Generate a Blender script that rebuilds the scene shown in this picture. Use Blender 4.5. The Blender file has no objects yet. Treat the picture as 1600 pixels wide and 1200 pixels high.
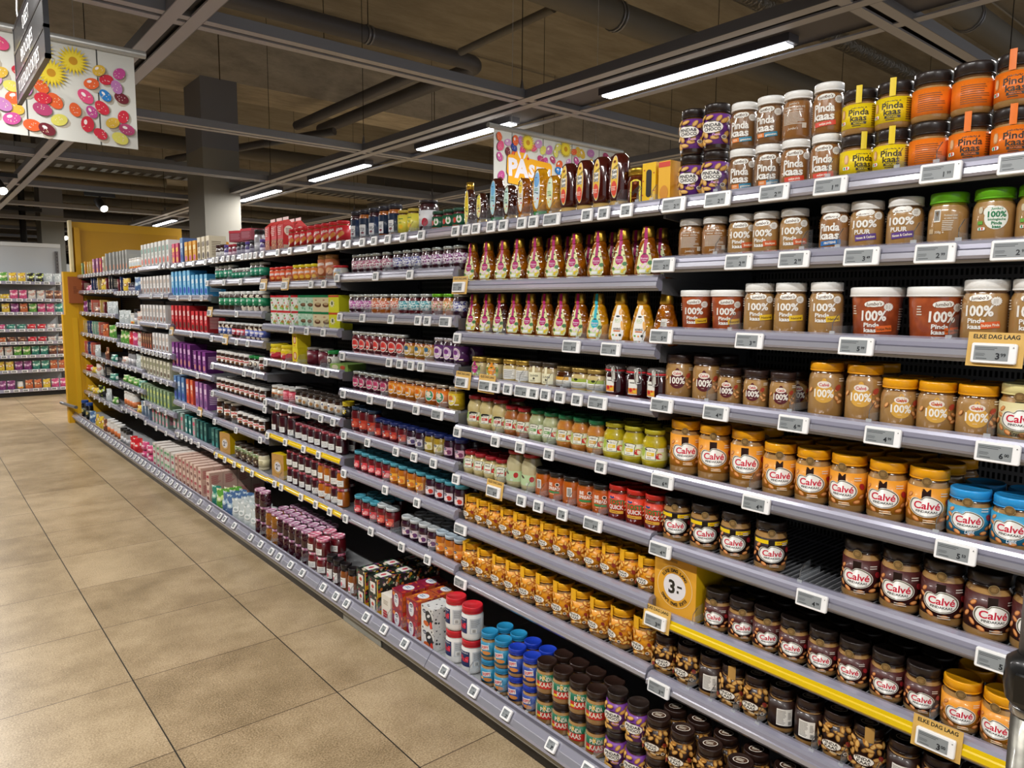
import bpy, bmesh, math, random
from math import sin, cos, pi, radians, sqrt, atan2
from mathutils import Matrix, Vector
S = bpy.context.scene
COL = S.collection
# ---------------------------------------------------------------- camera
_y, _p, _r = radians(39.75), radians(6.45), radians(0.4)
_f = Vector((sin(_y)*cos(_p), cos(_y)*cos(_p), -sin(_p)))
_rt = Vector((cos(_y), -sin(_y), 0)); _up = _rt.cross(_f)
_r2 = cos(_r)*_rt + sin(_r)*_up; _u2 = -sin(_r)*_rt + cos(_r)*_up
cd = bpy.data.cameras.new('camera'); cam = bpy.data.objects.new('camera', cd); COL.objects.link(cam)
cd.sensor_width = 36; cd.lens = 1135/1600*36; cd.clip_start = .05; cd.clip_end = 200
cam.matrix_world = Matrix(((_r2.x, _u2.x, -_f.x, 0), (_r2.y, _u2.y, -_f.y, 0), (_r2.z, _u2.z, -_f.z, 1.5326), (0, 0, 0, 1)))
S.camera = cam
# ---------------------------------------------------------------- world, view
w = bpy.data.worlds.new('store_air'); S.world = w; w.use_nodes = True
w.node_tree.nodes['Background'].inputs[0].default_value = (.92, .95, 1, 1)
w.node_tree.nodes['Background'].inputs[1].default_value = .42
S.view_settings.view_transform = 'Standard'; S.view_settings.look = 'None'
S.view_settings.gamma = 1; S.view_settings.use_curve_mapping = False
S.view_settings.exposure = 0.5
S.cycles.use_denoising = True
S.cycles.max_bounces = 6; S.cycles.diffuse_bounces = 3; S.cycles.glossy_bounces = 3
S.cycles.transmission_bounces = 4; S.cycles.transparent_max_bounces = 6
S.cycles.sample_clamp_indirect = 4; S.cycles.caustics_reflective = False; S.cycles.caustics_refractive = False
LAMP_W = 34.0        # watts of each ceiling fixture's area light
# ---------------------------------------------------------------- materials
def lin(h):
    h = h.lstrip('#'); c = [int(h[i:i+2], 16)/255 for i in (0, 2, 4)]
    return tuple((x/12.92 if x <= .04045 else ((x+.055)/1.055)**2.4) for x in c) + (1,)
_M = {}
def M(h, r=.5, m=0., coat=0., e=0., tr=0., al=1., ior=1.45):
    k = (h, r, m, coat, e, tr, al)
    if k in _M: return _M[k]
    mt = bpy.data.materials.new('m_%s_%d' % (h.strip('#'), len(_M))); mt.use_nodes = True
    b = mt.node_tree.nodes['Principled BSDF']
    b.inputs['Base Color'].default_value = lin(h); b.inputs['Roughness'].default_value = r
    b.inputs['Metallic'].default_value = m; b.inputs['Coat Weight'].default_value = coat
    b.inputs['Coat Roughness'].default_value = .06; b.inputs['IOR'].default_value = ior
    if e: b.inputs['Emission Color'].default_value = lin(h); b.inputs['Emission Strength'].default_value = e
    if tr: b.inputs['Transmission Weight'].default_value = tr
    if al < 1: b.inputs['Alpha'].default_value = al
    mt.diffuse_color = lin(h); _M[k] = mt
    return mt
def nodes(name, rough=.5):
    mt = bpy.data.materials.new(name); mt.use_nodes = True; nt = mt.node_tree
    b = nt.nodes['Principled BSDF']; b.inputs['Roughness'].default_value = rough
    return mt, nt, b
def N(nt, t, **kw):
    n = nt.nodes.new(t)
    for k, v in kw.items():
        if k.startswith('i_'):
            n.inputs[int(k[2:]) if k[2:].isdigit() else k[2:].replace('_', ' ')].default_value = v
        else: setattr(n, k, v)
    return n
def ramp(nt, stops, interp='LINEAR'):
    n = nt.nodes.new('ShaderNodeValToRGB'); n.color_ramp.interpolation = interp
    el = n.color_ramp.elements
    while len(el) < len(stops): el.new(.5)
    for e, (p, c) in zip(el, stops): e.position = p; e.color = lin(c) if isinstance(c, str) else c
    return n
def blobs(name, base, cols, scale, cover=.42, sx=1., rough=.4):
    """printed pattern of scattered blobs (nuts, fruit, flowers) over a base colour, in label metres"""
    mt, nt, b = nodes(name, rough); L = nt.links
    uv = N(nt, 'ShaderNodeTexCoord'); mp = N(nt, 'ShaderNodeMapping'); mp.inputs['Scale'].default_value = (scale*sx, scale, scale)
    L.new(uv.outputs['UV'], mp.inputs[0])
    v = N(nt, 'ShaderNodeTexVoronoi'); v.inputs['Scale'].default_value = 1; L.new(mp.outputs[0], v.inputs['Vector'])
    st = [(i/len(cols), c) for i, c in enumerate(cols)]
    rc = ramp(nt, st, 'CONSTANT'); sep = N(nt, 'ShaderNodeSeparateColor'); L.new(v.outputs['Color'], sep.inputs[0]); L.new(sep.outputs[0], rc.inputs[0])
    rm = ramp(nt, [(cover, (1, 1, 1, 1)), (cover+.05, (0, 0, 0, 1))]); L.new(v.outputs['Distance'], rm.inputs[0])
    mx = N(nt, 'ShaderNodeMix', data_type='RGBA'); mx.inputs[6].default_value = lin(base)
    L.new(rm.outputs[0], mx.inputs[0]); L.new(rc.outputs[0], mx.inputs[7]); L.new(mx.outputs[2], b.inputs['Base Color'])
    b.inputs['Coat Weight'].default_value = .3
    return mt
def food(name, c1, c2, scale, coat=1., rough=.3, bump=0., bscale=60., ramp_=(.35, .65)):
    """contents seen through the glass: two colours mottled, under a clear glossy coat"""
    mt, nt, b = nodes(name, rough); L = nt.links
    tc = N(nt, 'ShaderNodeTexCoord'); no = N(nt, 'ShaderNodeTexNoise'); no.inputs['Scale'].default_value = scale; no.inputs['Detail'].default_value = 3
    L.new(tc.outputs['Object'], no.inputs['Vector'])
    r = ramp(nt, [(ramp_[0], c1), (ramp_[1], c2)]); L.new(no.outputs[0], r.inputs[0]); L.new(r.outputs[0], b.inputs['Base Color'])
    b.inputs['Coat Weight'].default_value = coat; b.inputs['Coat Roughness'].default_value = .04
    if bump:
        v = N(nt, 'ShaderNodeTexVoronoi'); v.inputs['Scale'].default_value = bscale; L.new(tc.outputs['Object'], v.inputs['Vector'])
        bp = N(nt, 'ShaderNodeBump'); bp.inputs['Strength'].default_value = bump; bp.inputs['Distance'].default_value = .003
        L.new(v.outputs['Distance'], bp.inputs['Height']); L.new(bp.outputs[0], b.inputs['Normal']); L.new(bp.outputs[0], b.inputs['Coat Normal'])
    return mt
def plaid(name, c1, c2, c3, scale=260):
    mt, nt, b = nodes(name, .45); L = nt.links
    tc = N(nt, 'ShaderNodeTexCoord'); sep = N(nt, 'ShaderNodeSeparateXYZ'); L.new(tc.outputs['Object'], sep.inputs[0])
    outs = []
    for ax in (0, 1):
        m = N(nt, 'ShaderNodeMath', operation='MULTIPLY'); m.inputs[1].default_value = scale; L.new(sep.outputs[ax], m.inputs[0])
        s = N(nt, 'ShaderNodeMath', operation='SINE'); L.new(m.outputs[0], s.inputs[0])
        g = N(nt, 'ShaderNodeMath', operation='GREATER_THAN'); g.inputs[1].default_value = 0; L.new(s.outputs[0], g.inputs[0]); outs.append(g)
    a = N(nt, 'ShaderNodeMath', operation='ADD'); L.new(outs[0].outputs[0], a.inputs[0]); L.new(outs[1].outputs[0], a.inputs[1])
    h = N(nt, 'ShaderNodeMath', operation='MULTIPLY'); h.inputs[1].default_value = .45; L.new(a.outputs[0], h.inputs[0])
    r = ramp(nt, [(0, c1), (.3, c2), (.8, c3)], 'CONSTANT'); L.new(h.outputs[0], r.inputs[0]); L.new(r.outputs[0], b.inputs['Base Color'])
    return mt
# ---------------------------------------------------------------- mesh builder
class MB:
    def __init__(s): s.v = []; s.f = []; s.m = []; s.uv = []; s.sm = []; s.mats = []
    def mi(s, mat):
        if mat not in s.mats: s.mats.append(mat)
        return s.mats.index(mat)
    def poly(s, idx, mat, uv=None, smooth=False):
        s.f.append(tuple(idx)); s.m.append(s.mi(mat)); s.uv.append(uv); s.sm.append(smooth)
    def face(s, pts, mat, uv=None):
        n = len(s.v); s.v += [tuple(p) for p in pts]; s.poly(range(n, n+len(pts)), mat, uv)
    def box(s, x0, y0, z0, x1, y1, z1, mat, mats=None):
        n = len(s.v)
        s.v += [(x, y, z) for z in (z0, z1) for y in (y0, y1) for x in (x0, x1)]
        fs = [(0, 2, 3, 1), (4, 5, 7, 6), (0, 1, 5, 4), (2, 6, 7, 3), (0, 4, 6, 2), (1, 3, 7, 5)]   # bottom top front(-y) back left(-x) right
        w_, d_, h_ = x1-x0, y1-y0, z1-z0
        uvs = [[(0, 0), (0, d_), (w_, d_), (w_, 0)], [(0, 0), (w_, 0), (w_, d_), (0, d_)], [(0, 0), (w_, 0), (w_, h_), (0, h_)],
               [(0, 0), (0, h_), (w_, h_), (w_, 0)], [(.5, 0), (.5, h_), (.5+d_, h_), (.5+d_, 0)], [(.5, 0), (.5+d_, 0), (.5+d_, h_), (.5, h_)]]
        for i, f in enumerate(fs): s.poly([n+k for k in f], (mats or {}).get(i, mat), uvs[i])
    def lathe(s, prof, mat, seg=24, mats=None, sx=1., sy=1., a0=0., a1=2*pi, cx=0., cy=0., smooth=True, R=None):
        """prof: (radius, z) pairs; mats: material per span"""
        full = abs(a1-a0-2*pi) < 1e-6; na = seg if full else seg+1; n = len(s.v)
        R = R or max(p[0] for p in prof)
        for r, z in prof:
            for k in range(na):
                a = a0+(a1-a0)*k/seg; s.v.append((cx+r*sin(a)*sx, cy-r*cos(a)*sy, z))
        for i in range(len(prof)-1):
            mt = mats[i] if mats else mat
            for k in range(seg):
                k2 = (k+1) % na if full else k+1; a = a0+(a1-a0)*k/seg; b = a0+(a1-a0)*(k+1)/seg
                q = [n+i*na+k, n+i*na+k2, n+(i+1)*na+k2, n+(i+1)*na+k]
                s.poly(q, mt, [(a*R, prof[i][1]), (b*R, prof[i][1]), (b*R, prof[i+1][1]), (a*R, prof[i+1][1])], smooth)
        if full:
            if prof[0][0] > 1e-4: s.poly([n+k for k in range(na)][::-1], mats[0] if mats else mat)
            if prof[-1][0] > 1e-4: s.poly([n+(len(prof)-1)*na+k for k in range(na)], mats[-1] if mats else mat, [(prof[-1][0]*sin(2*pi*k/seg), prof[-1][0]*cos(2*pi*k/seg)) for k in range(na)])
    def prism(s, pts, y0, y1, mat, axis='y'):
        """closed outline in (x,z) extruded along y"""
        n = len(s.v); k = len(pts)
        for y in (y0, y1): s.v += [(p[0], y, p[1]) if axis == 'y' else (y, p[0], p[1]) for p in pts]
        s.poly(range(n, n+k), mat); s.poly(list(range(n+k, n+2*k))[::-1], mat)
        for i in range(k): j = (i+1) % k; s.poly((n+i, n+k+i, n+k+j, n+j), mat)
    def tube(s, path, r, mat, seg=10, cap=True):
        n = len(s.v); P = [Vector(p) for p in path]
        for i, p in enumerate(P):
            t = (P[min(i+1, len(P)-1)]-P[max(i-1, 0)]).normalized()
            a = t.orthogonal().normalized() if i == 0 else (a - t*a.dot(t)).normalized()
            b = t.cross(a)
            for k in range(seg): q = p+r*(cos(2*pi*k/seg)*a+sin(2*pi*k/seg)*b); s.v.append(tuple(q))
        for i in range(len(P)-1):
            for k in range(seg): k2 = (k+1) % seg; s.poly((n+i*seg+k, n+i*seg+k2, n+(i+1)*seg+k2, n+(i+1)*seg+k), mat, None, True)
        if cap: s.poly(range(n, n+seg), mat); s.poly([n+(len(P)-1)*seg+k for k in range(seg)][::-1], mat)
    def join(s, o):
        n = len(s.v); s.v += o.v
        for f, m, u, q in zip(o.f, o.m, o.uv, o.sm): s.poly([n+i for i in f], o.mats[m], u, q)
    def mesh(s, name):
        me = bpy.data.meshes.new(name); me.from_pydata(s.v, [], s.f)
        for m in s.mats: me.materials.append(m)
        me.polygons.foreach_set('material_index', s.m); me.polygons.foreach_set('use_smooth', s.sm)
        if any(u for u in s.uv):
            l = me.uv_layers.new(name='UVMap'); flat = []
            for f, u in zip(s.f, s.uv): flat += [c for p in (u or [(0, 0)]*len(f)) for c in p]
            l.data.foreach_set('uv', flat)
        me.update(); return me
# ---------------------------------------------------------------- flat shapes and lettering, wrapped on a surface
_T = {}
def text2d(s, bold=0., res=2):
    k = (s, bold, res)
    if k not in _T:
        c = bpy.data.curves.new('lettering', 'FONT'); c.body = s; c.size = 1; c.offset = bold; c.resolution_u = res; c.align_x = 'CENTER'
        o = bpy.data.objects.new('lettering', c); COL.objects.link(o)
        me = bpy.data.meshes.new_from_object(o.evaluated_get(bpy.context.evaluated_depsgraph_get()))
        V = [(v.co.x, v.co.y) for v in me.vertices]; F = [tuple(p.vertices) for p in me.polygons]
        bpy.data.objects.remove(o); bpy.data.curves.remove(c); bpy.data.meshes.remove(me)
        _T[k] = (V, F)
    return _T[k]
def decal(mb, V, F, surf, mat, off, step=.007, stepz=None):
    """flat shape (V: x,z in metres) cut into strips and laid on surf(x, z, off)"""
    xs = [p[0] for p in V]; zs = [p[1] for p in V]
    if not xs: return
    bm = bmesh.new(); bv = [bm.verts.new((x, z, 0)) for x, z in V]
    for f in F:
        try: bm.faces.new([bv[i] for i in f])
        except ValueError: pass
    def cut(lo, hi, st, ax):
        k = math.floor(lo/st)+1
        while k*st < hi:
            co = [0, 0, 0]; no = [0, 0, 0]; co[ax] = k*st; no[ax] = 1
            bmesh.ops.bisect_plane(bm, geom=bm.verts[:]+bm.edges[:]+bm.faces[:], plane_co=co, plane_no=no); k += 1
    if step: cut(min(xs), max(xs), step, 0)
    if stepz: cut(min(zs), max(zs), stepz, 1)
    bm.verts.index_update(); n = len(mb.v)
    mb.v += [tuple(surf(v.co.x, v.co.y, off)) for v in bm.verts]
    for f in bm.faces:
        ids = [n+v.index for v in f.verts]
        a = sum((f.verts[i].co.x*f.verts[(i+1) % len(ids)].co.y-f.verts[(i+1) % len(ids)].co.x*f.verts[i].co.y) for i in range(len(ids)))
        if a < 0: ids = ids[::-1]
        mb.poly(ids, mat, None, True)
    bm.free()
def ell(cx, cz, w, h, rot=0., n=22):
    c, s = cos(rot), sin(rot)
    P = [(cx+w/2*cos(t)*c-h/2*sin(t)*s, cz+w/2*cos(t)*s+h/2*sin(t)*c) for t in [2*pi*i/n for i in range(n)]]
    return P, [tuple(range(n))]
def rect(cx, cz, w, h, rot=0., r=0.):
    c, s = cos(rot), sin(rot)
    if r:
        r = min(r, w/2-1e-5, h/2-1e-5); Q = []
        for qx, qz, a in ((w/2-r, h/2-r, 0), (-w/2+r, h/2-r, pi/2), (-w/2+r, -h/2+r, pi), (w/2-r, -h/2+r, 3*pi/2)):
            for i in range(5): Q.append((qx+r*cos(a+i*pi/8), qz+r*sin(a+i*pi/8)))
    else: Q = [(-w/2, -h/2), (w/2, -h/2), (w/2, h/2), (-w/2, h/2)]
    return [(cx+x*c-z*s, cz+x*s+z*c) for x, z in Q], [tuple(range(len(Q)))]
def star(cx, cz, r, n=14, k=.82):
    P = [(cx+(r if i % 2 else r*k)*cos(pi*i/n), cz+(r if i % 2 else r*k)*sin(pi*i/n)) for i in range(2*n)]
    return P+[(cx, cz)], [(i, (i+1) % (2*n), 2*n) for i in range(2*n)]
def bean(cx, cz, w, h, s=1.):
    """oval with a notch in its upper left edge"""
    P = []
    for i in range(44):
        t = 2*pi*i/44; r = 1.; d = abs(((t-radians(112)+pi) % (2*pi))-pi)
        r -= .26*math.exp(-(d/.17)**2); r += .07*math.exp(-((abs(((t-radians(140)+pi) % (2*pi))-pi))/.25)**2)+.05*math.exp(-((abs(((t-radians(80)+pi) % (2*pi))-pi))/.3)**2)
        P.append((cx+w/2*s*r*cos(t), cz+h/2*s*r*sin(t)))
    return P+[(cx, cz)], [(i, (i+1) % 44, 44) for i in range(44)]
def peanut(cx, cz, w, h):
    P = []
    for i in range(30):
        t = 2*pi*i/30; r = 1-.22*abs(sin(t))**6
        P.append((cx+w/2*cos(t)*r, cz+h/2*sin(t)*(1 if abs(cos(t)) > .45 else .86)))
    return P, [tuple(range(30))]
class Art:
    """draws on one surface, each new piece a hair above the last"""
    def __init__(s, mb, surf, step=.007, stepz=None): s.mb = mb; s.f = surf; s.o = .0005; s.st = step; s.sz = stepz; s.k = 1.; s.kz = 1.; s.zc = 0.; s.inc = .00012
    def put(s, sh, c, up=True):
        s.o += s.inc if up else 0
        if s.k != 1 or s.kz != 1: sh = ([(x*s.k, s.zc+(z-s.zc)*s.kz) for x, z in sh[0]], sh[1])
        decal(s.mb, sh[0], sh[1], s.f, c if not isinstance(c, str) else M(c, .4), s.o, s.st, s.sz)
    def txt(s, t, cx, cz, h, c, bold=0., wmax=None, rot=0., shear=0., res=2):
        V, F = text2d(t, bold, res)
        if not V: return
        x0 = min(p[0] for p in V); x1 = max(p[0] for p in V); k = h/.73; kx = k
        if wmax and (x1-x0)*k > wmax: kx = wmax/(x1-x0)
        m = (x0+x1)/2; c_, s_ = cos(rot), sin(rot)
        P = [((x-m+shear*z)*kx, (z-.36)*k) for x, z in V]
        s.put(([(cx+x*c_-z*s_, cz+x*s_+z*c_) for x, z in P], F), c)
    def lines(s, cx, cz, w, h, n, c, seed=1, rag=.35):
        """fine print: rows of dashes where the letters are too small to read"""
        rd = random.Random(seed); s.o += s.inc
        for i in range(n):
            ww = w*(1-rag*rd.random()); z = cz+h/2-h*(i+.5)/n
            s.put(rect(cx-(w-ww)/2, z, ww, h/n*.42), M(c, .5), False)
    def nuts(s, pts, c1='#e0934a', c2='#b4622a', sz=.012):
        for i, (x, z, a) in enumerate(pts):
            s.put(ell(x, z, sz, sz*.55, a, 12), c2); s.put(ell(x+.0004, z+.0008, sz*.78, sz*.36, a, 10), c1)
# ---------------------------------------------------------------- objects, labels
def ob(name, me, parent=None, loc=None, rz=0., label=None, cat=None, group=None, kind=None):
    o = bpy.data.objects.new(name, me); COL.objects.link(o)
    if parent is not None: o.parent = parent
    if loc is not None: o.location = loc
    if rz: o.rotation_euler = (0, 0, rz)
    if label: o['label'] = label
    if cat: o['category'] = cat
    if group: o['group'] = group
    if kind: o['kind'] = kind
    return o
K = {}
def reg(key, name, cat, desc, parts, h, d, w): K[key] = dict(name=name, cat=cat, desc=desc, parts=parts, h=h, d=d, w=w)
def interp(prof, z):
    for (r0, z0), (r1, z1) in zip(prof, prof[1:]):
        if z0 <= z <= z1 and z1 > z0: return r0+(r1-r0)*(z-z0)/(z1-z0)
    return prof[-1][0] if z > prof[-1][1] else prof[0][0]
def cyl(prof, sx=1., sy=1.):
    def f(x, z, o):
        r = interp(prof, z); a = x/r
        return ((r+o)*sin(a)*sx, -(r+o)*cos(a)*sy, z)
    return f
GOLD = M('#c8a03c', .28, .9); CLEAR = M('#ffffff', .05, 0, 0, 0, 0, .25)
PB = food('contents_peanut_butter', '#b08852', '#9c7440', 9); PBD = food('contents_peanut_butter_dark', '#8a6238', '#76512c', 9)
PBR = food('contents_peanut_butter_red', '#9c6a36', '#8a5a28', 9)
def jar(key, desc, r, h, lh=.022, lid='#f2f2ee', body=None, rl=None, band=None, bandc=None, art=None, bend=None, seal=None, strap=None, name='peanut_butter_jar', cat='jar', prof=None,
        gap='#5a3c20', sx=1., sy=1., top=None, far=False, lidm=None, bandr=None, stepz=None, topart=None, lidmetal=0.):
    body = body or PB; rl = rl or r*.95; hs = h-lh
    prof = prof or [(r*.80, 0), (r*.95, .002), (r, .009), (r, hs-.020), (r*.965, hs-.012), (rl*.93, hs-.005)]
    P = prof+[(rl*.93, hs+.004)]
    mb = MB(); mb.lathe(P, body, 24, [body]*(len(P)-2)+[M(gap, .15, 0, 1)], sx, sy)
    lm = lidm or M(lid, .34 if not lidmetal else .3, lidmetal, .15)
    ml = MB(); z0, z1 = hs, h
    ml.lathe([(rl*.9, z0), (rl, z0+.0005), (rl*1.0, z1-.004), (rl*.985, z1-.0012), (rl*.95, z1), (rl*.90, z1), (rl*.88, z1-.0012), (0.0003, z1-.0012)], lm, 24, None, sx, sy)
    if lh > .016: ml.lathe([(rl*1.012, z0+.001), (rl*1.012, z0+.0035)], lm, 24, None, sx, sy)
    la = MB(); sf = cyl(P, sx, sy)
    if band:
        bz0, bz1 = band; a = (bandr or 1.0)*pi
        rr = interp(P, (bz0+bz1)/2)
        if prof and stepz: la.lathe([(interp(P, bz0+(bz1-bz0)*i/4)+.0004, bz0+(bz1-bz0)*i/4) for i in range(5)], bandc if not isinstance(bandc, str) else M(bandc, .4, 0, .2), 26, None, sx, sy, -a, a, R=rr)
        else: la.lathe([(rr+.0004, bz0), (rr+.0004, bz1)], bandc if not isinstance(bandc, str) else M(bandc, .4, 0, .2), 30, None, sx, sy, -a, a, R=rr)
    if art: art(Art(la, sf, r*.19, stepz))
    if strap:   # paper strip that runs from the label up over the lid
        sc, sxx, sw = strap; s = Art(la, lambda x, z, o: ((max(r, rl)+.0008+o)*sin(x/r)*sx, -(max(r, rl)+.0008+o)*cos(x/r)*sy, z), r*.19)
        s.put(rect(sxx, hs+lh*.42, sw, lh*.9+.016), sc)
        x_ = sxx; la.face([((r)*sin((x_+e)/r)*sx*q, -r*cos((x_+e)/r)*sy*q, h+.0008) for e, q in ((-sw/2, 1), (sw/2, 1), (sw/2, .55), (-sw/2, .55))], M(sc, .4))
    if topart: topart(Art(ml, lambda x, y, o: (x, y, h+o), None))
    if far:
        mb.join(ml); mb.join(la); reg(key, name, cat, desc, [('', mb.mesh(key))], h, 2*r*sy, 2*r*sx); return
    parts = [('body', mb.mesh(key+'_body')), ('lid', ml.mesh(key+'_lid'))]
    if la.v: parts.append(('label', la.mesh(key+'_label')))
    if seal:
        sm = MB(); ss, sz, sr = seal
        s = Art(sm, lambda x, z, o: ((max(r, rl)+.001+o)*sin(x/r), -(max(r, rl)+.001+o)*cos(x/r), z), r*.19); s.o = .001
        s.put(ell(ss, sz, 2*sr, 2*sr), '#a8905c'); s.put(ell(ss, sz, 1.80*sr, 1.80*sr), '#4f3a20'); s.put(ell(ss, sz, 1.6*sr, 1.6*sr), '#7d6038')
        s.lines(ss, sz, sr*.95, sr*.8, 3, '#a98a55', 3)
        parts.append(('seal', sm.mesh(key+'_seal')))
    reg(key, name, cat, desc, parts, h, 2*r*sy, 2*r*sx)
def rnuts(seed, n, x0, x1, z0, z1, avoid=None):
    rd = random.Random(seed); out = []
    for _ in range(n*6):
        x = rd.uniform(x0, x1); z = rd.uniform(z0, z1)
        if avoid and abs(x-avoid[0]) < avoid[2] and abs(z-avoid[1]) < avoid[3]: continue
        if any((x-a)**2+(z-b)**2 < .009**2 for a, b, _ in out): continue
        out.append((x, z, rd.uniform(-1.5, 1.5)))
        if len(out) >= n: break
    return out
# --- jars with white printing straight on the glass (two-line name, cloud badge, star)
def jumbo(l1, l2, rib, ribc, zt, rib2=None, big=.016, lw=None, nutx=True):
    def f(a):
        a.k = 1.3; a.kz = 1.14; a.zc = .062
        a.put(ell(-.002, zt, .026, .0125), '#f4f2ea'); a.put(ell(-.010, zt-.001, .014, .010), '#f4f2ea', False); a.put(ell(.007, zt+.0005, .015, .0115), '#f4f2ea', False)
        a.txt("Jumbo's", -.002, zt, .0068, '#5a3a20', .012, .025, .08, .2)
        a.put(star(.022, zt-.006, .0085), '#ece9e2'); a.lines(.022, zt-.006, .009, .008, 3, '#a79d92', 5)
        z = zt-.016-big*.35
        if l1 == '100%':
            a.txt('100%', -.001, z, big, '#f2efe8', .035, .040); z -= big*.5+.0085
            a.txt('Pinda' if l2 is None else l2, -.004, z, .0085, '#f2efe8', .03, .026); 
            if l2 is None: z -= .0105; a.txt('kaas', -.006, z, .0085, '#f2efe8', .03, .022)
            rz = z+.003 if l2 is None else z-.011
            a.put(rect(.016 if l2 is None else .002, rz, .026 if l2 is None else .034, .012, .1), ribc); a.txt(rib, .016 if l2 is None else .002, rz, .0048, '#fff3d8' if ribc[1] != 'e' else '#5a3a10', .02, .024 if l2 is None else .030, .1)
        else:
            a.txt(l1, -.003, z, big, '#f2efe8', .035, .036); z -= big+.0005
            a.txt(l2, -.003, z, big, '#f2efe8', .035, .036); z -= big*.5+.0075
            if rib2: a.put(rect(-.008, z-.001, .018, .009, .06), rib2); a.lines(-.008, z-.001, .013, .005, 2, '#fbe9c8', 2)
            a.put(rect(.010 if rib2 else 0, z, .024 if rib2 else .036, .0095, .1), ribc); a.txt(rib, .010 if rib2 else 0, z, .0046, '#fff3e0', .02, .02, .1)
        a.lines(.052, zt-.03, .018, .045, 9, '#d8cdbd', 4); a.lines(-.036, zt-.012, .010, .02, 4, '#d8cdbd', 6)
    return f
def jback(a):
    a.k = 1.2
    a.txt("Jumbo's", 0, .083, .0055, '#e9dfd0', .01, .02); a.txt('Pindakaas zoals wij', 0, .075, .0055, '#e9dfd0', .01, .044); a.txt('lekker vinden', 0, .068, .0055, '#e9dfd0', .01, .034)
    a.lines(0, .048, .044, .03, 9, '#d8cdbd', 3); a.txt("Jumbo's", 0, .024, .006, '#e9dfd0', .005, .02, 0, .2); a.put(rect(.022, .03, .009, .012), '#d8cdbd')
    a.lines(.05, .05, .02, .05, 10, '#d8cdbd', 8); a.lines(-.05, .05, .02, .05, 10, '#d8cdbd', 9)
W = '#f8f8f5'
jar('jblue', 'white-lidded peanut butter jar, blue ribbon', .0345, .116, .020, W, PBD, art=jumbo('Pinda', 'kaas', 'gezouten', '#2b86a8', .080, '#e07a28'))
jar('jred', 'white-lidded peanut butter jar, red ribbon', .0345, .116, .020, W, PBR, art=jumbo('Pinda', 'kaas', 'stukjes pinda', '#d8432c', .080))
jar('jback', 'white-lidded peanut butter jar turned backwards', .0345, .113, .019, W, PBR, art=jback)
jar('jnut', 'white-lidded peanut butter jar, orange ribbon', .0345, .113, .019, W, PB, art=jumbo('100%', None, 'Stukjes', '#cf5a28', .080, big=.0145))
jar('jprot', 'white-lidded peanut butter jar, tilted blue banner', .035, .114, .020, W, PBR, art=jumbo('Pinda', 'kaas', 'PROTEINE', '#2a6fb0', .082))
jar('jpuur', 'white-lidded peanut butter jar, purple banner', .037, .114, .020, W, PB, art=jumbo('100%', 'PUUR', 'Noten & Cashew', '#5b3c86', .083, big=.0145))
jar('jnat', 'white-lidded peanut butter jar, yellow tag', .039, .131, .022, W, PB, art=jumbo('100%', None, 'Natural', '#e8c02a', .092))
jar('jlarge', 'big white-lidded peanut butter jar, orange tag', .043, .131, .023, W, PB, art=jumbo('100%', None, 'Stukjes Pinda', '#dd5f2a', .090, big=.019))
BK = food('bucket_print_red_brown', '#b4572e', '#9a4524', 50)
def bprof(r, h): return [(r*.80, 0), (r*.84, .003), (r*.96, h-.022), (r*.97, h-.018)]
jar('bbig', 'wide white-lidded orange peanut butter tub', .056, .118, .022, W, BK, rl=.058, prof=bprof(.056, .118), art=jumbo('100%', None, 'Stukjes Pinda', '#ea6a2a', .078, big=.020), name='peanut_butter_tub', cat='tub', gap='#b4572e', stepz=.03)
jar('bsmall', 'small white-lidded orange peanut butter tub', .045, .115, .018, W, BK, rl=.0465, prof=bprof(.045, .115), art=jumbo('100%', None, 'Natural', '#e8b62a', .080), name='peanut_butter_tub', cat='tub', gap='#b4572e', stepz=.03)
GRN = '#6fc21e'
def jgreen(a):
    a.put(ell(.002, .054, .042, .046), '#eef0e6'); a.put(ell(-.008, .066, .026, .022), '#eef0e6', False)
    a.txt("Jumbo's", .002, .072, .0052, '#1f8a5a', .01, .02, 0, .2); a.txt('100%', .003, .061, .0115, '#1f7d4e', .035, .034)
    a.txt('biologische', .003, .051, .005, '#1f7d4e', .02, .030); a.txt('Pinda', .003, .0435, .0062, '#1f7d4e', .03, .018); a.txt('kaas', .003, .0365, .0062, '#1f7d4e', .03, .016)
    a.put(peanut(-.026, .070, .008, .016), '#cfc4a8'); a.put(rect(-.026, .045, .010, .007), '#6aa83a'); a.put(rect(-.023, .033, .014, .006, 0, .002), '#efefef'); a.put(rect(-.026, .033, .003, .0045), '#3a9a58'); a.put(rect(-.021, .033, .003, .0045), '#e2572b')
    a.lines(.05, .05, .018, .05, 10, '#e2dccf', 8)
def jgreenb(a):
    a.put(rect(-.010, .066, .014, .026), '#efece4'); 
    for i in range(9): a.put(rect(-.015+i*.00125, .066, .0005+.0004*(i % 3 == 0), .021), '#3a3a38', i == 0)
    a.txt('Pindakaas zoals', .016, .066, .0045, '#e6dfcf', .01, .024); a.txt('wij lekker vinden', .016, .060, .0045, '#e6dfcf', .01, .024); a.lines(.014, .045, .026, .022, 6, '#ddd4c3', 5); a.put(rect(-.022, .034, .012, .010), '#c9ad84')
    a.txt('350g e', -.004, .032, .005, '#e6dfcf', .01, .02)
jar('jgreen', 'green-lidded jar, green and white logo', .038, .114, .022, GRN, PB, art=jgreen, gap='#7a6a20'); jar('jgreenb', 'green-lidded jar showing its barcode', .038, .114, .022, GRN, PB, art=jgreenb, gap='#7a6a20')
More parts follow.
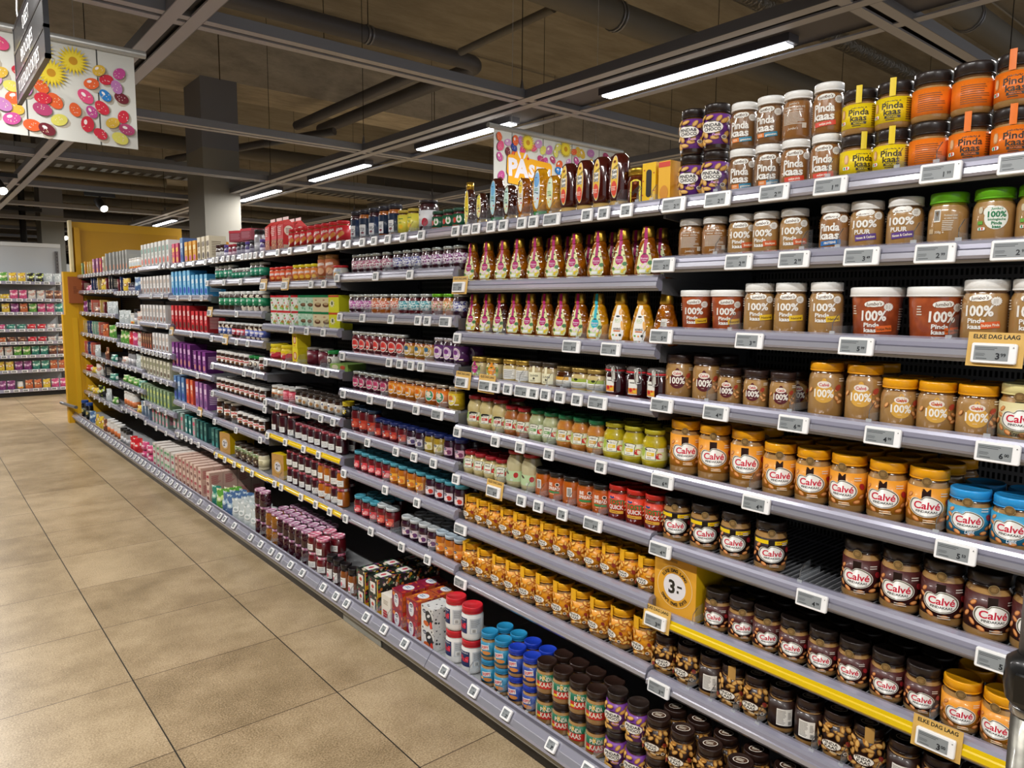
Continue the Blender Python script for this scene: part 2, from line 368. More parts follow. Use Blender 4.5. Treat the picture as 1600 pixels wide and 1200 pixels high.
# --- wide jars with a coloured wrapper, dark lid and paper strip
def jyo(c, back=False):
    def f(a):
        k = '#2b2113'; a.k = 1.2; a.kz = 1.08; a.zc = .04
        if back: a.lines(0, .040, .045, .040, 10, '#8a4a14' if c[2] != 'd' else '#8a7414', 3)
        else:
            a.txt("Jumbo's", .004, .058, .0062, k, .02, .028, 0, .15); a.txt('Pinda', .004, .0475, .0125, k, .018, .036); a.txt('kaas', .004, .0355, .0125, k, .018, .032)
            a.put(rect(.005, .025, .026, .0052), k); a.txt('NATUREL', .005, .025, .003, c, .02, .018); a.lines(.005, .0195, .022, .004, 1, k, 2)
            a.put(peanut(-.026, .046, .009, .022), '#d9a068'); a.put(peanut(-.0262, .0465, .006, .017), '#eec292'); a.put(rect(-.026, .028, .013, .0065, 0, .002), '#f4f4f0'); a.put(rect(-.029, .028, .003, .005), '#2f9a58'); a.put(rect(-.024, .028, .003, .005), '#e0452a')
            a.lines(.036, .040, .018, .045, 10, '#6a4a14', 4)
    return f
DK = '#2c2320'
jar('jy', 'yellow-labelled peanut butter jar, dark lid', .0375, .101, .025, DK, PB, band=(.013, .066), bandc='#f2d417', art=jyo('#f2d417'), strap=('#f2d417', .004, .012))
jar('jo', 'orange-labelled peanut butter jar, dark lid', .0385, .103, .026, DK, PB, band=(.013, .067), bandc='#f47b1b', art=jyo('#f47b1b'), strap=('#f47b1b', -.002, .012))
jar('job', 'orange-labelled peanut butter jar turned backwards', .0385, .103, .026, DK, PB, band=(.013, .067), bandc='#f47b1b', art=jyo('#f47b1b', True))
# --- purple peanut and chocolate jar
def pch(a):
    a.k = 1.2; a.kz = 1.04; a.zc = .055
    a.nuts(rnuts(4, 34, -.062, .062, .022, .088, (-.004, .058, .020, .015)), '#e6b765', '#b98434', .019)
    a.put(ell(-.004, .058, .040, .028), '#f6f2ea'); a.put(ell(-.012, .062, .024, .022), '#f6f2ea', False); a.put(ell(-.004, .0735, .015, .0042), '#3b2a1c')
    a.txt('PINDA&', -.004, .0635, .0085, '#262020', .03, .032); a.txt('CHOCO', -.003, .0535, .0085, '#262020', .03, .030); a.txt('Pasta', .004, .040, .0058, '#d79ae0', .02, .014, 0, .2)
    a.put(ell(.018, .033, .010, .010), '#efe9dd'); a.put(ell(.018, .033, .0075, .0075), '#7a6f68')
jar('pch', 'purple peanut-chocolate jar, dark lid', .0345, .123, .024, '#251b17', food('contents_chocolate', '#3a2416', '#2c1a10', 8), band=(.016, .094), bandc='#7a3f9a', art=pch)
# --- notched-oval label jars
def calve(bg, sub, dark=None, y=0., s=1., gratis=False, light=False, creamy=False, back=None):
    def f(a):
        zc = .046*s+y
        a.put(rect(-.001, zc+.017*s, .013*s, .024*s), dark or '#2a1410')
        if gratis:
            a.put(rect(-.030, zc+.024*s, .042, .010), '#f3cf12'); a.put(rect(.030, zc+.023*s, .046, .010), '#f3cf12'); a.txt('10% GRATIS', .028, zc+.023*s, .0052, '#c84c14', .015, .032)
        a.nuts([(-.027*s, zc+.016*s, .7), (-.030*s, zc+.006*s, -.4), (-.027*s, zc-.014*s, -.8), (.006*s, zc-.023*s, .1), (.033*s, zc-.010*s, .5), (-.014*s, zc-.021*s, -.5), (-.036*s, zc-.004*s, .9), (.025*s, zc-.019*s, .2)], '#e9a565', '#b5662c', .0125*s)
        a.put(ell(.033*s, zc+.008*s, .009*s, .012*s, .6), '#a3262c'); a.lines(.028*s, zc+.021*s, .018*s, .008*s, 2, '#d9d2c8', 2)
        a.put(bean(0, zc, .050*s, .034*s, 1.0), '#efece2'); a.put(bean(0, zc, .050*s, .034*s, .955), '#6d6a58'); a.put(bean(0, zc-.0003, .050*s, .034*s, .87), '#f6f4ee')
        a.txt('Calvé', .001, zc+.0025*s, .0120*s, '#cf2240', .022, .036*s, 0, .06, 3); a.txt('PINDAKAAS', .0015, zc-.0075*s, .0040*s, '#2a2a28', .02, .030*s)
        if light: a.txt('Light', .004*s, zc-.018*s, .008, '#e8f2f8', .015, .016, .08, .25)
        if creamy: a.txt('Creamy', .0, zc-.0215*s, .009, '#2a201a', .01, .026, 0, .25)
        elif sub: a.lines(.006*s, zc-.023*s, .018*s, .0065*s, 2, sub, 7)
        a.lines(.060*s, zc, .018*s, .036*s, 9, '#c9b08a' if not back else back, 4)
    return f
YL = '#eea512'; OB = '#e99a2c'
SE = lambda r, h, lh: (-.0015, h-lh-.002, .0095)
jar('cyl', 'tall yellow-lidded peanut butter jar', .0445, .158, .026, YL, PB, band=(.026, .118), bandc=OB, art=calve(OB, '#f7e3bd', y=.002, s=1.48), seal=SE(0, .158, .026))
jar('cym', 'yellow-lidded peanut butter jar, orange label', .0415, .137, .024, YL, PB, band=(.020, .097), bandc=OB, art=calve(OB, '#f7e3bd', y=-.0075, s=1.36), seal=SE(0, .137, .024))
jar('cys', 'small yellow-lidded jar, nutty orange label', .0385, .113, .023, YL, PB, band=(.016, .076), bandc=OB, art=calve(OB, '#f7e3bd', y=-.011, s=1.15), seal=SE(0, .113, .023))
jar('cblue', 'blue-lidded peanut butter jar, blue label', .0405, .107, .022, '#2b9be0', PB, band=(.014, .073), bandc='#3d9dc6', art=calve('', None, y=-.013, s=1.22, light=True), seal=SE(0, .107, .022))
jar('cgr', 'dark-lidded jar with yellow bonus strip', .0410, .132, .025, '#241b18', PB, band=(.020, .090), bandc='#2b1511', art=calve('', '#cfc4b4', y=-.011, s=1.30, gratis=True, dark='#150c0a'), seal=SE(0, .132, .025))
jar('cbr', 'dark-lidded peanut butter jar, maroon label', .0430, .143, .027, '#241b18', PB, band=(.022, .100), bandc='#4b1d1b', art=calve('', '#cfc4b4', y=-.008, s=1.38, dark='#200f0c'), seal=SE(0, .143, .027))
jar('cds', 'small dark-lidded jar, maroon label', .0370, .113, .025, '#241b18', PB, band=(.016, .076), bandc='#4b1d1b', art=calve('', '#cfc4b4', y=-.008, s=1.06, dark='#200f0c', back='#c9ad72'), seal=SE(0, .113, .025))
jar('ccream', 'cream-lidded peanut butter jar', .0400, .118, .022, '#e8dc9a', PB, band=(.014, .082), bandc='#ddd2a0', art=calve('', None, y=-.010, s=1.25, creamy=True, dark='#3a2a20'), seal=SE(0, .118, .022))
def c100(bg, s=1., y=0.):
    def f(a):
        z = .052*s+y
        a.put(ell(0, z-.002*s, .036*s, .034*s), bg); a.put(ell(0, z+.017*s, .010*s, .018*s), bg, False); a.put(ell(0, z+.0145*s, .024*s, .013*s), '#ece2d4'); a.txt('Calvé', 0, z+.0145*s, .0058*s, '#c3203c', .02, .017*s)
        a.txt('100%', 0, z-.001*s, .0145*s, '#f4efe4', .03, .034*s); a.lines(0, z-.0125*s, .012, .002, 1, '#f4e6cc', 2)
        a.nuts([(.023*s, z+.006*s, .5), (.029*s, z-.004*s, -.5), (.022*s, z-.010*s, -.9), (.028*s, z-.016*s, .3), (-.025*s, z+.004*s, .9)], '#eab071', '#b7713a', .012*s); a.put(ell(.024*s, z+.010*s, .009*s, .012*s, -.7), '#a9402c')
        a.lines(.034*s, z+.024*s, .018*s, .008*s, 2, '#e4d9c6', 2); a.lines(.052*s, z-.004, .014*s, .04*s, 9, '#cdb794', 4)
    return f
jar('cdt', 'tall dark-lidded jar, maroon 100% badge', .0400, .127, .022, '#33231f', PB, art=c100('#5a1f28', 1.30, -.012))
jar('cds1', 'small dark-lidded jar, maroon 100% badge', .0325, .101, .020, '#33231f', PB, art=c100('#5a1f28', 1.05, -.013))
jar('cyt', 'tall yellow-lidded jar, gold 100% badge', .0405, .135, .022, YL, PB, art=c100('#d9a648', 1.32, -.006))
jar('cys1', 'yellow-lidded jar, gold 100% badge', .0385, .109, .022, YL, PB, art=c100('#d9a648', 1.22, -.018))
# --- shrink-wrapped nut print jars
def pk(nc, n2, sz, seed, n=30, ban=None, s=1., z=.044):
    def f(a):
        a.nuts(rnuts(seed, n, -.070*s, .070*s, .018*s, .088*s, (-.004, z*s, .021*s, .015*s)), nc, n2, sz)
        a.put(ell(.026*s, z*s+.010, .009, .014, .4), '#8c2f24'); a.put(ell(-.030*s, z*s-.012, .009, .014, -.5), '#8c2f24')
        a.put(ell(-.004*s, z*s, .038*s, .025*s), '#c98a34' if ban else '#5b351c'); a.put(ell(-.004*s, z*s, .035*s, .022*s), '#f6f1e6')
        a.txt('PINDA', -.005*s, z*s+.0045*s, .0076*s, '#2a211c', .025, .027*s, -.04); a.txt('KAAS', -.004*s, z*s-.0045*s, .0076*s, '#2a211c', .025, .023*s, -.04)
        a.txt('Naturel' if not ban else 'Naturel', .004*s, z*s-.0155*s, .0048*s, '#f0e2c4' if not ban else '#fff0c8', .01, .018, 0, .2)
        a.put(ell(.022*s, z*s-.015*s, .0085*s, .0085*s), '#efe6d4'); a.put(ell(.022*s, z*s-.015*s, .006*s, .006*s), '#6a5a4c')
    return f
NUTP = blobs('nut_print_dark', '#2a1710', ['#d8a55c', '#b9803d', '#e6c07c', '#8c3a26', '#c99048'], 95, .46, .8)
NUTY = blobs('nut_print_yellow', '#e89a14', ['#d8892c', '#b8621e', '#f2c050', '#f7d35c', '#c9772a'], 95, .42, .8)
def lidnut(a):
    a.put(ell(0, 0, .040, .028, .3), '#efe6d6'); a.put(ell(0, 0, .036, .024, .3), '#4a3020'); a.lines(0, 0, .022, .012, 3, '#e9dfca', 3)
def nback(a):
    a.put(rect(.0, .045, .040, .045), '#ece9e2'); a.lines(-.007, .045, .022, .038, 11, '#77736c', 4); a.lines(.013, .050, .010, .02, 6, '#77736c', 6)
    for i in range(7): a.put(rect(.010+i*.0012, .030, .0006, .010), '#2a2a2a', i == 0)
jar('nut', 'small dark jar with nut-print wrap', .0355, .119, .024, '#2b1a14', PB, band=(.016, .088), bandc='#2c1710', art=pk('#dcae62', '#a8702c', .019, 9, 44), topart=lidnut)
jar('nutw', 'nut-print jar, wrap climbing onto its lid', .0355, .119, .024, '#2b1a14', PB, band=(.016, .088), bandc='#2c1710', art=pk('#dcae62', '#a8702c', .019, 12, 44), topart=lidnut, strap=(None or '#c0934e', .004, .020))
jar('nutb', 'dark-lidded nut jar showing its back label', .0355, .119, .024, '#2b1a14', PB, band=(.016, .088), bandc='#2c1710', art=nback, topart=lidnut)
YP = '#efa61a'
def ylid(a): a.put(ell(0, 0, .036, .022, .3), '#8a6a34'); a.lines(0, 0, .024, .012, 3, '#2c2418', 3)
jar('yp', 'yellow nut-print peanut butter jar', .0345, .108, .022, '#e8a812', PB, band=(.018, .076), bandc='#e59a20', art=pk('#f0c364', '#bd6a22', .018, 7, 34, True, .93, .042), topart=ylid, strap=('#f0b21c', -.016, .024))
jar('yp2', 'taller yellow nut-print peanut butter jar', .0405, .132, .025, '#e8a812', PB, band=(.020, .096), bandc='#e59a20', art=pk('#f0c364', '#bd6a22', .019, 8, 36, True, 1.1, .044), topart=ylid, strap=('#f0b21c', -.018, .028))
# --- honey
HN = lambda n, a, b: food(n, a, b, 26, 1., .12, 1., 70)
HA = HN('honey_amber', '#b06206', '#5c2c02'); HD = HN('honey_dark', '#4c1c0a', '#2e0f06'); HG = HN('honey_golden', '#dc9c10', '#a86a04')
def squeeze(key, desc, body, lc, lc2, kind='f'):
    P = [(.031, 0), (.0395, .005), (.0405, .020), (.0395, .040), (.034, .070), (.027, .098), (.021, .116), (.0175, .124)]
    mb = MB(); mb.lathe(P, body, 26, None, 1, .78)
    lid = MB(); lid.lathe([(.0185, .122), (.0205, .124), (.0195, .138), (.0175, .150), (.0165, .1555), (.0003, .156)], GOLD, 22, None, 1, .9)
    la = MB(); a = Art(la, cyl(P, 1, .78), .006, .02)
    if kind == 'f':
        pts = [(-.020, .016), (.020, .016), (.026, .030), (.0225, .058), (.012, .092), (.007, .104), (-.007, .104), (-.012, .092), (-.0225, .058), (-.026, .030)]
        a.put((pts, [tuple(range(10))]), '#dfe3a0' if lc2 != 't' else '#cfe0a8')
        a.put(rect(0, .094, .010, .050), lc); a.put(ell(0, .060, .027, .030), lc)
        a.put(ell(0, .0735, .012, .004), '#3b1d18'); a.txt('Bloemen', 0, .061, .0062, '#f4d8e8', .012, .022); a.txt('HONING', 0, .054, .003, '#f6e6ee', .01, .014)
        for x, z in ((-.012, .040), (.004, .043), (-.002, .036), (.012, .036)): a.put(star(x, z, .0062, 6, .55), '#f6e2ea'); a.put(ell(x, z, .003, .003), '#e8b8c8')
        a.put(ell(.018, .048, .014, .012), '#3f7a44'); a.put(ell(-.018, .034, .010, .010), '#578a3c'); a.put(ell(.016, .030, .016, .006, .4), '#e6c83a'); a.put(rect(-.004, .0235, .020, .009), '#eef0ec'); a.put(rect(.012, .024, .006, .007), '#e2c22c')
        for x, z in ((.006, .090), (-.010, .082), (.014, .074)): a.put(ell(x, z, .005, .0035), '#2c2a1a')
        tp = Art(lid, lambda x, z, o: ((interp([(.0205, .124), (.0195, .138), (.0165, .1555)], z)+o)*sin(x/.02), -(interp([(.0205, .124), (.0195, .138), (.0165, .1555)], z)+o)*cos(x/.02)*.9, z), .006, .01)
        tp.put(rect(0, .137, .010, .034), lc)
    elif kind == 'w':
        pts = [(-.016, .012), (.016, .012), (.022, .030), (.019, .060), (.009, .096), (.005, .118), (-.005, .118), (-.009, .096), (-.019, .060), (-.022, .030)]
        a.put((pts, [tuple(range(10))]), '#f3f1ea'); a.put(ell(.007, .098, .010, .020), '#e8ab54'); a.put(ell(.016, .056, .009, .030, .2), '#efb35c')
        a.put(ell(0, .084, .013, .0055, 0), '#2c2a28'); a.txt('BIO', 0, .073, .0095, '#b9cf9a', .0, .018); a.lines(0, .0655, .016, .003, 1, '#c9d6b0', 1)
        a.txt('HONING', 0, .046, .0066, '#4a2a1a', .02, .024); a.put(rect(0, .0395, .022, .0035), '#d8702a'); a.put(rect(-.012, .027, .007, .005), '#7ab03c'); a.put(star(0, .026, .0035, 6, .6), '#e08a2a'); a.put(ell(.011, .027, .008, .008), '#2a3430')
    else:
        a.put(([(-.012, .012), (.014, .012), (.010, .080), (-.006, .080)], [(0, 1, 2, 3)]), '#d9d6cc'); a.lines(0, .045, .016, .055, 14, '#77726a', 3)
    reg(key, 'honey_bottle', 'bottle', desc, [('bottle', mb.mesh(key+'_b')), ('cap', lid.mesh(key+'_c')), ('label', la.mesh(key+'_l'))], .156, .064, .081)
squeeze('sqp', 'gold-capped honey bottle, magenta flower label', HA, '#b01c68', 'g')
squeeze('sqd', 'darker honey bottle, magenta flower label', HD, '#b01c68', 'g')
squeeze('sqt', 'gold-capped honey bottle, turquoise flower label', HG, '#2fb0c0', 't')
squeeze('sqw', 'gold-capped honey bottle, white label', HG, '', '', 'w'); squeeze('sqb', 'honey bottle turned to its back label', HA, '', '', 'b')
def inverted(key, desc, h, body, cap, lab, wid=.030, capc='#c8a03c', lw=.026, script=None):
    ch = .026 if cap else .0; r = wid
    P = [(r*.72, ch), (r*.9, ch+.008), (r, ch+.03), (r*1.0, h*.55), (r*.93, h*.8), (r*.78, h-.010), (r*.5, h-.001), (.0005, h)]
    mb = MB(); mb.lathe(P, body, 24, None, 1, .8); parts = []
    c = MB()
    if cap: c.lathe([(r*.80, 0), (r*.84, .001), (r*.80, ch), (r*.6, ch+.001)], M(capc, .3, .85 if capc[1] == 'c' else 0), 20, None, 1, .85)
    else: c.lathe([(r*.62, h-.006), (r*.60, h+.022), (.0003, h+.0225)], M(capc, .3, .85), 20, None, 1, .85)
    la = MB(); a = Art(la, cyl([(p[0], p[1]) for p in P], 1, .8), .006, .02)
    zc = (ch+h)/2; lh = (h-ch)*.86
    base, top, bot, kind = lab
    a.put(ell(0, zc, lw+.003, lh+.004, 0, 30), '#e9e4d0'); a.put(ell(0, zc, lw, lh, 0, 30), base)
    a.put(ell(0, zc+lh*.26, lw*.86, lh*.40, 0, 20), top); a.put(ell(0, zc-lh*.28, lw*.8, lh*.36, 0, 20), bot)
    if kind == 'bee':
        a.put(star(0, zc+lh*.36, .006, 7, .6), '#8c4a1a'); a.txt('Langnese', .001, zc+lh*.22, .009, '#2c2418', .01, .026, .7, .2)
        a.put(rect(0, zc+.008, .019, .028), '#f1efe6'); a.txt('Bee', 0, zc+.015, .0115, '#1c1c1c', .02, .017, .2, .1); a.txt('Easy', 0, zc+.001, .0115, '#1c1c1c', .02, .018, .2, .1)
        a.lines(0, zc-lh*.28, .016, .014, 3, '#f3d8c8', 3)
    else:
        a.lines(0, zc+lh*.32, lw*.5, .005, 1, '#3d5a78', 5); a.lines(0, zc, lw*.65, .010, 2, '#a8741c' if kind == 'y' else '#3f8a4a', 4); a.lines(0, zc-.010, lw*.55, .006, 2, '#4c6a58', 2)
        for i, (x, z) in enumerate(((-.3, -.2), (.25, -.24), (-.15, -.32), (.2, -.1))): a.put(star(x*lw, zc+z*lh, .0035, 6, .55), ['#f4f4ee', '#d8304c', '#eec52c', '#2c4a70'][i])
    reg(key, 'honey_bottle', 'bottle', desc, [('bottle', mb.mesh(key+'_b')), ('cap', c.mesh(key+'_c')), ('label', la.mesh(key+'_l'))], h, r*1.6, r*2)
inverted('hyelT', 'honey bottle, long yellow oval label', .150, HD, False, ('#ecd83c', '#e4c62a', '#f2e68c', 'y'), .026, '#c8a03c', .022)
inverted('hyelS', 'short honey bottle, yellow oval label', .125, HD, True, ('#efe27a', '#eadb50', '#f2e9a8', 'y'), .025, '#c8a03c', .022)
inverted('hblT', 'tall dark honey bottle, pale blue oval label', .168, HD, True, ('#9fd0e6', '#6fb6e2', '#bfe3e6', 'b'), .032, '#2c7a4a', .028)
inverted('hblS', 'squat dark honey bottle, mint oval label', .135, HD, True, ('#cfe6da', '#bfe0d4', '#dcebd0', 'b'), .031, '#c8a03c', .022)
inverted('hamb', 'ribbed amber honey bottle, small yellow label', .150, HA, True, ('#efe9da', '#e8c21c', '#f1eee6', 'y'), .030, '#b87a2c', .020)
inverted('hbl2', 'tall golden honey bottle, sky blue oval label', .172, HG, True, ('#cfe2ee', '#6aa8e0', '#dbe9ee', 'b'), .034, '#2c8a4a', .026)
inverted('hgrS', 'short golden honey bottle, light green oval label', .140, HG, True, ('#e3eeb8', '#d4e8c8', '#e9edc2', 'b'), .032, '#cf9a1e', .024)
inverted('bee', 'large dark syrup-brown honey bottle', .170, food('honey_mahogany', '#4a1208', '#3a0c05', 9, 1., .12), True, ('#eebf3c', '#f0c83a', '#e0503c', 'bee'), .036, '#b8985a', .026)
def lang(a):
    a.put(([(-.016, .006), (.016, .006), (.0175, .05), (.0165, .074), (.006, .080), (-.006, .080), (-.0165, .074), (-.0175, .05)], [tuple(range(8))]), '#f0dc3c')
    a.put(star(0, .070, .006, 7, .6), '#9a4a1a'); a.txt('Langnese', 0, .050, .013, '#2c2a20', .012, .034, .75, .25); a.lines(0, .027, .026, .004, 1, '#b06a1a', 2); a.put(star(-.006, .012, .0035, 6, .6), '#c88a1a'); a.put(ell(.007, .012, .006, .005), '#2c2a20')
jar('lang', 'gold-lidded honey jar, tall yellow label', .0385, .115, .022, '#c8a43c', food('honey_brown', '#5c2408', '#421605', 9, 1, .12), art=lang, name='honey_jar', lidmetal=.9, gap='#6a3008')
HJ = food('honey_cream', '#cbb57a', '#bda468', 14)
def hj(c, c2, tx=None, fl=True):
    def f(a):
        a.put(rect(0, .032, .052, .036), c); 
        if fl:
            a.put(star(0, .038, .020, 8, .8), c2); a.put(rect(0, .066, .009, .028), c2, False); a.put(ell(0, .049, .011, .0035), '#3b2a1c'); a.txt('Bloemen', 0, .039, .0055, '#f6e9d4', .015, .024)
            for x, z in ((-.02, .022), (-.004, .019), (.014, .021)): a.put(star(x, z, .0055, 6, .55), '#f4e8e4')
            a.put(ell(-.022, .044, .010, .009), '#4a7c34'); a.put(ell(.022, .038, .010, .012), '#5d8a34')
        elif tx: a.txt(tx, 0, .038, .007, '#3c3a2c', .015, .034); a.put(star(0, .028, .0055, 6, .6), '#3a3024'); a.lines(0, .020, .03, .006, 2, '#8a8468', 2); a.put(rect(-.002, .060, .010, .026), c, False)
        else: a.lines(0, .032, .044, .030, 9, '#8d8a84', 3)
    return f
jar('hjp', 'flat gold-lidded honey jar, magenta flower label', .0385, .083, .018, '#c2a04a', HJ, art=hj('#9ec06a', '#b52a76'), name='honey_jar', lidmetal=.8)
jar('hjo', 'flat gold-lidded honey jar, orange flower label', .0385, .083, .018, '#c2a04a', HJ, art=hj('#a8b84a', '#eb8f1e'), name='honey_jar', lidmetal=.8)
jar('hjw', 'gold-lidded honey jar, plain white back label', .0340, .085, .017, '#c2a04a', HJ, art=hj('#f0efe9', '', None, False), name='honey_jar', lidmetal=.8)
jar('hjc', 'honey jar, cream bumblebee label and paper strip', .0355, .088, .016, '#3a3024', food('honey_pale', '#c9b88a', '#8a6a34', 8), art=hj('#efe9c4', '', 'ZUIVER', False), name='honey_jar')
jar('hjd', 'dark honey jar, white and yellow label', .0360, .080, .015, '#7a6230', food('honey_chestnut', '#4a2208', '#361704', 9, 1, .15), band=(.014, .045), bandc='#ecebe4', art=lambda a: (a.put(rect(0, .040, .06, .011), '#e0a83c'), a.lines(0, .026, .05, .010, 3, '#8a7c58', 3)), name='honey_jar', lidmetal=.6)
jar('hjl', 'pale creamed honey jar, white and green label', .0360, .080, .015, '#b89a54', HJ, band=(.014, .045), bandc='#ecebe4', art=lambda a: (a.put(rect(0, .040, .06, .011), '#a3b648'), a.put(ell(-.006, .043, .014, .008), '#2c3420'), a.lines(0, .026, .05, .010, 3, '#8a7c58', 3)), name='honey_jar', lidmetal=.6)
# clip-top fruit jar
def clipjar():
    r, h = .039, .106; J = food('cherries_in_syrup', '#3a0a12', '#22060a', 26, 1, .12)
    b = MB(); b.lathe([(r*.85, 0), (r*.98, .004), (r, .010), (r, .072), (r*.86, .080), (r*.86, .084)], J, 24)
    g = MB(); g.lathe([(r*.98, .082), (r*1.0, .083), (r*1.0, .086), (r*.98, .087)], M('#d8323a', .5), 24)
    l = MB(); l.lathe([(r*.97, .088), (r*.99, .090), (r*.99, .096), (r*.8, .104), (.0005, .106)], M('#6a6460', .08, 0, 1), 24)
    c = MB(); wm = M('#b8b8b8', .25, .9)
    c.tube([(r*1.02*sin(t), -r*1.02*cos(t), .080) for t in [2*pi*i/24 for i in range(25)]], .0012, wm, 6, False)
    c.tube([(-.009, -r-.003, .080), (-.010, -r-.006, .062), (-.007, -r-.006, .052), (.007, -r-.006, .052), (.010, -r-.006, .062), (.009, -r-.003, .080), (.006, -r-.004, .098), (-.006, -r-.004, .098), (-.009, -r-.003, .080)], .0013, wm, 6)
    c.tube([(r*sin(a)*1.02, r*cos(a)*.4+.0, .098+.006*cos(a)) for a in [-pi/2+pi*i/10 for i in range(11)]], .0012, wm, 6)
    la = MB(); a = Art(la, cyl([(r, 0), (r, .08)]), .007)
    a.put(rect(-.018, .040, .030, .046), '#edebe2'); a.put(rect(-.018, .028, .030, .018), '#e8963c'); a.put(ell(-.024, .030, .012, .012), '#c82a30'); a.put(ell(-.010, .027, .010, .010), '#e8c23c'); a.put(ell(-.012, .034, .007, .007), '#d8402c'); a.lines(-.018, .053, .018, .006, 1, '#4c4a44', 3); a.put(rect(-.006, .076, .012, .040, .05), '#cfccc2')
    reg('clip', 'clip_top_jar', 'jar', 'clip-top jar of dark fruit, red rubber ring', [('body', b.mesh('clip_b')), ('rubber_ring', g.mesh('clip_g')), ('lid', l.mesh('clip_l')), ('wire_clip', c.mesh('clip_c')), ('label', la.mesh('clip_a'))], h, .085, .079)
clipjar()
# --- sauces and relishes
def bulge(r, h): return [(r*.70, 0), (r*.92, .004), (r, .022), (r*.98, .040), (r*.90, h*.48), (r*.95, h*.60), (r*.90, h*.70), (r*.68, h-.020)]
def heinz(c1, c2, back=False):
    def f(a):
        z = .046; a.k = 1.3; a.kz = 1.1; a.zc = .046
        if back: a.lines(0, z, .040, .032, 8, '#8e8a80', 3); return
        a.put(ell(.020, z-.006, .018, .016), '#c92a2a'); a.put(ell(.024, z-.007, .010, .011), '#efe0c8'); a.put(ell(-.022, z+.004, .014, .026), c1); a.put(rect(.024, z+.010, .016, .010), '#efece0')
        a.put(([(-.013, z-.016), (.013, z-.016), (.0125, z+.006), (.016, z+.014), (.006, z+.018), (-.006, z+.018), (-.016, z+.014), (-.0125, z+.006)], [tuple(range(8))]), '#2a2a26')
        a.put(([(-.0118, z-.0148), (.0118, z-.0148), (.0112, z+.006), (.0142, z+.0132), (.0055, z+.0166), (-.0055, z+.0166), (-.0142, z+.0132), (-.0112, z+.006)], [tuple(range(8))]), '#f0eedf')
        a.txt('HEINZ', 0, z+.0098, .0052, '#2a2a26', .02, .017); a.put(rect(0, z-.001, .018, .009), c2); a.lines(0, z-.001, .014, .005, 2, '#f6f2e4', 2); a.lines(0, z-.0105, .014, .004, 2, '#8c8878', 2)
    return f
MU = food('relish_cream', '#cfc08c', '#c2ae70', 30); MO = food('relish_orange', '#b0703a', '#95531e', 40); MG = food('relish_herb', '#b9bc94', '#98a070', 34); MY = food('relish_yellow', '#c6b01c', '#a89812', 40); MF = food('relish_carrot', '#c98a3a', '#b06a22', 40)
def rel(key, desc, r, h, body, lid, lab, f, back=False, name='sauce_jar'):
    jar(key, desc, r, h, .014, lid, body, rl=r*.80, prof=bulge(r, h), band=(.026, .064), bandc=lab, bandr=.55, art=f, name=name, gap='#8a7c4c', stepz=.018, lidmetal=0.)
rel('must', 'tall cream relish jar, red lid', .0385, .128, MU, '#a3202a', '#dfe0b4', heinz('#9fc060', '#c23a30'))
rel('mustr', 'orange relish jar, red lid', .0345, .113, MO, '#a3202a', '#dfe0b8', heinz('#9fc060', '#c23a30'))
rel('mgw', 'pale herb relish jar, dark green lid', .0355, .114, MG, '#1c6a40', '#cfe0c0', heinz('#b8d6a0', '#6a9a58'))
rel('mgo', 'orange-brown relish jar, dark green lid', .0355, .114, MF, '#1c6a40', '#d8dca8', heinz('#b8c860', '#c89a3c'))
rel('my', 'yellow piccalilli jar, yellow lid', .0395, .116, MY, '#b0a424', '#dbe0a0', heinz('#a8c048', '#e0c02c'))
rel('mus', 'small cream relish jar, red lid', .0325, .092, MU, '#a3202a', '#e2dfb8', heinz('#b8d6a0', '#c23a30'))
rel('muL', 'large pale relish jar, red lid', .0420, .140, food('relish_pale', '#c8bf98', '#b9ae80', 8), '#b8282c', '#b9d0a0', lambda a: (a.put(ell(.020, .050, .018, .020), '#b02a2a'), a.put(ell(-.020, .056, .022, .008, -.4), '#4a3a2c'), a.put(ell(.004, .032, .012, .010), '#cfd8c4')))
def sprd(a):
    a.k = 1.2
    a.txt('BE', -.010, .060, .011, '#f6eee4', .03, .014); a.put(ell(.012, .060, .013, .013), '#efe6d8'); a.put(ell(.012, .060, .009, .009), '#2a2a28'); a.txt('SPREAD', 0, .046, .011, '#f6eee4', .03, .038); a.put(rect(0, .033, .036, .007), '#3a8a4c'); a.lines(0, .026, .024, .004, 1, '#f6d8b0', 2); a.lines(.048, .046, .02, .04, 9, '#7a3a14', 2)
jar('spr', 'orange vegetable spread jar, black lid', .0345, .100, .014, '#1d1b1a', food('spread_orange', '#bf5e14', '#9c4810', 30), band=(.020, .074), bandc='#c05a20', bandr=.45, art=sprd, name='sauce_jar')
jar('sprb', 'orange vegetable spread jar showing barcode', .0345, .100, .014, '#1d1b1a', food('spread_orange', '#bf5e14', '#9c4810', 30) if 0 else M('#b2580f', .3, 0, 1), art=lambda a: (a.put(rect(0, .048, .018, .032), '#ecebe4'), [a.put(rect(-.006+i*.0014, .048, .0007, .026), '#33312c', i == 0) for i in range(9)]), name='sauce_jar')
def tosti(a):
    a.k = 1.22; a.kz = 1.05; a.zc = .055
    a.put(ell(-.014, .074, .015, .008), '#1c4a8a'); a.txt('TOSTI', -.002, .060, .0145, '#1d7a3c', .035, .044); a.txt('QUICK', -.002, .045, .0125, '#f3e7df', .03, .040); a.put(rect(-.002, .030, .040, .009, 0, .002), '#e0a83c'); a.lines(-.002, .030, .03, .004, 1, '#7a3a1a', 2)
    for i in range(5): a.put(ell(.026+.004*(i % 2), .040+.006*i, .014, .005, .6*(-1)**i), '#efd9a0')
jar('tosti', 'red-lidded toast sauce jar, red label', .0365, .112, .016, '#c8281c', food('sauce_dark_red', '#7a1c12', '#5e140c', 20), band=(.022, .086), bandc='#d03a1e', art=tosti, name='sauce_jar')
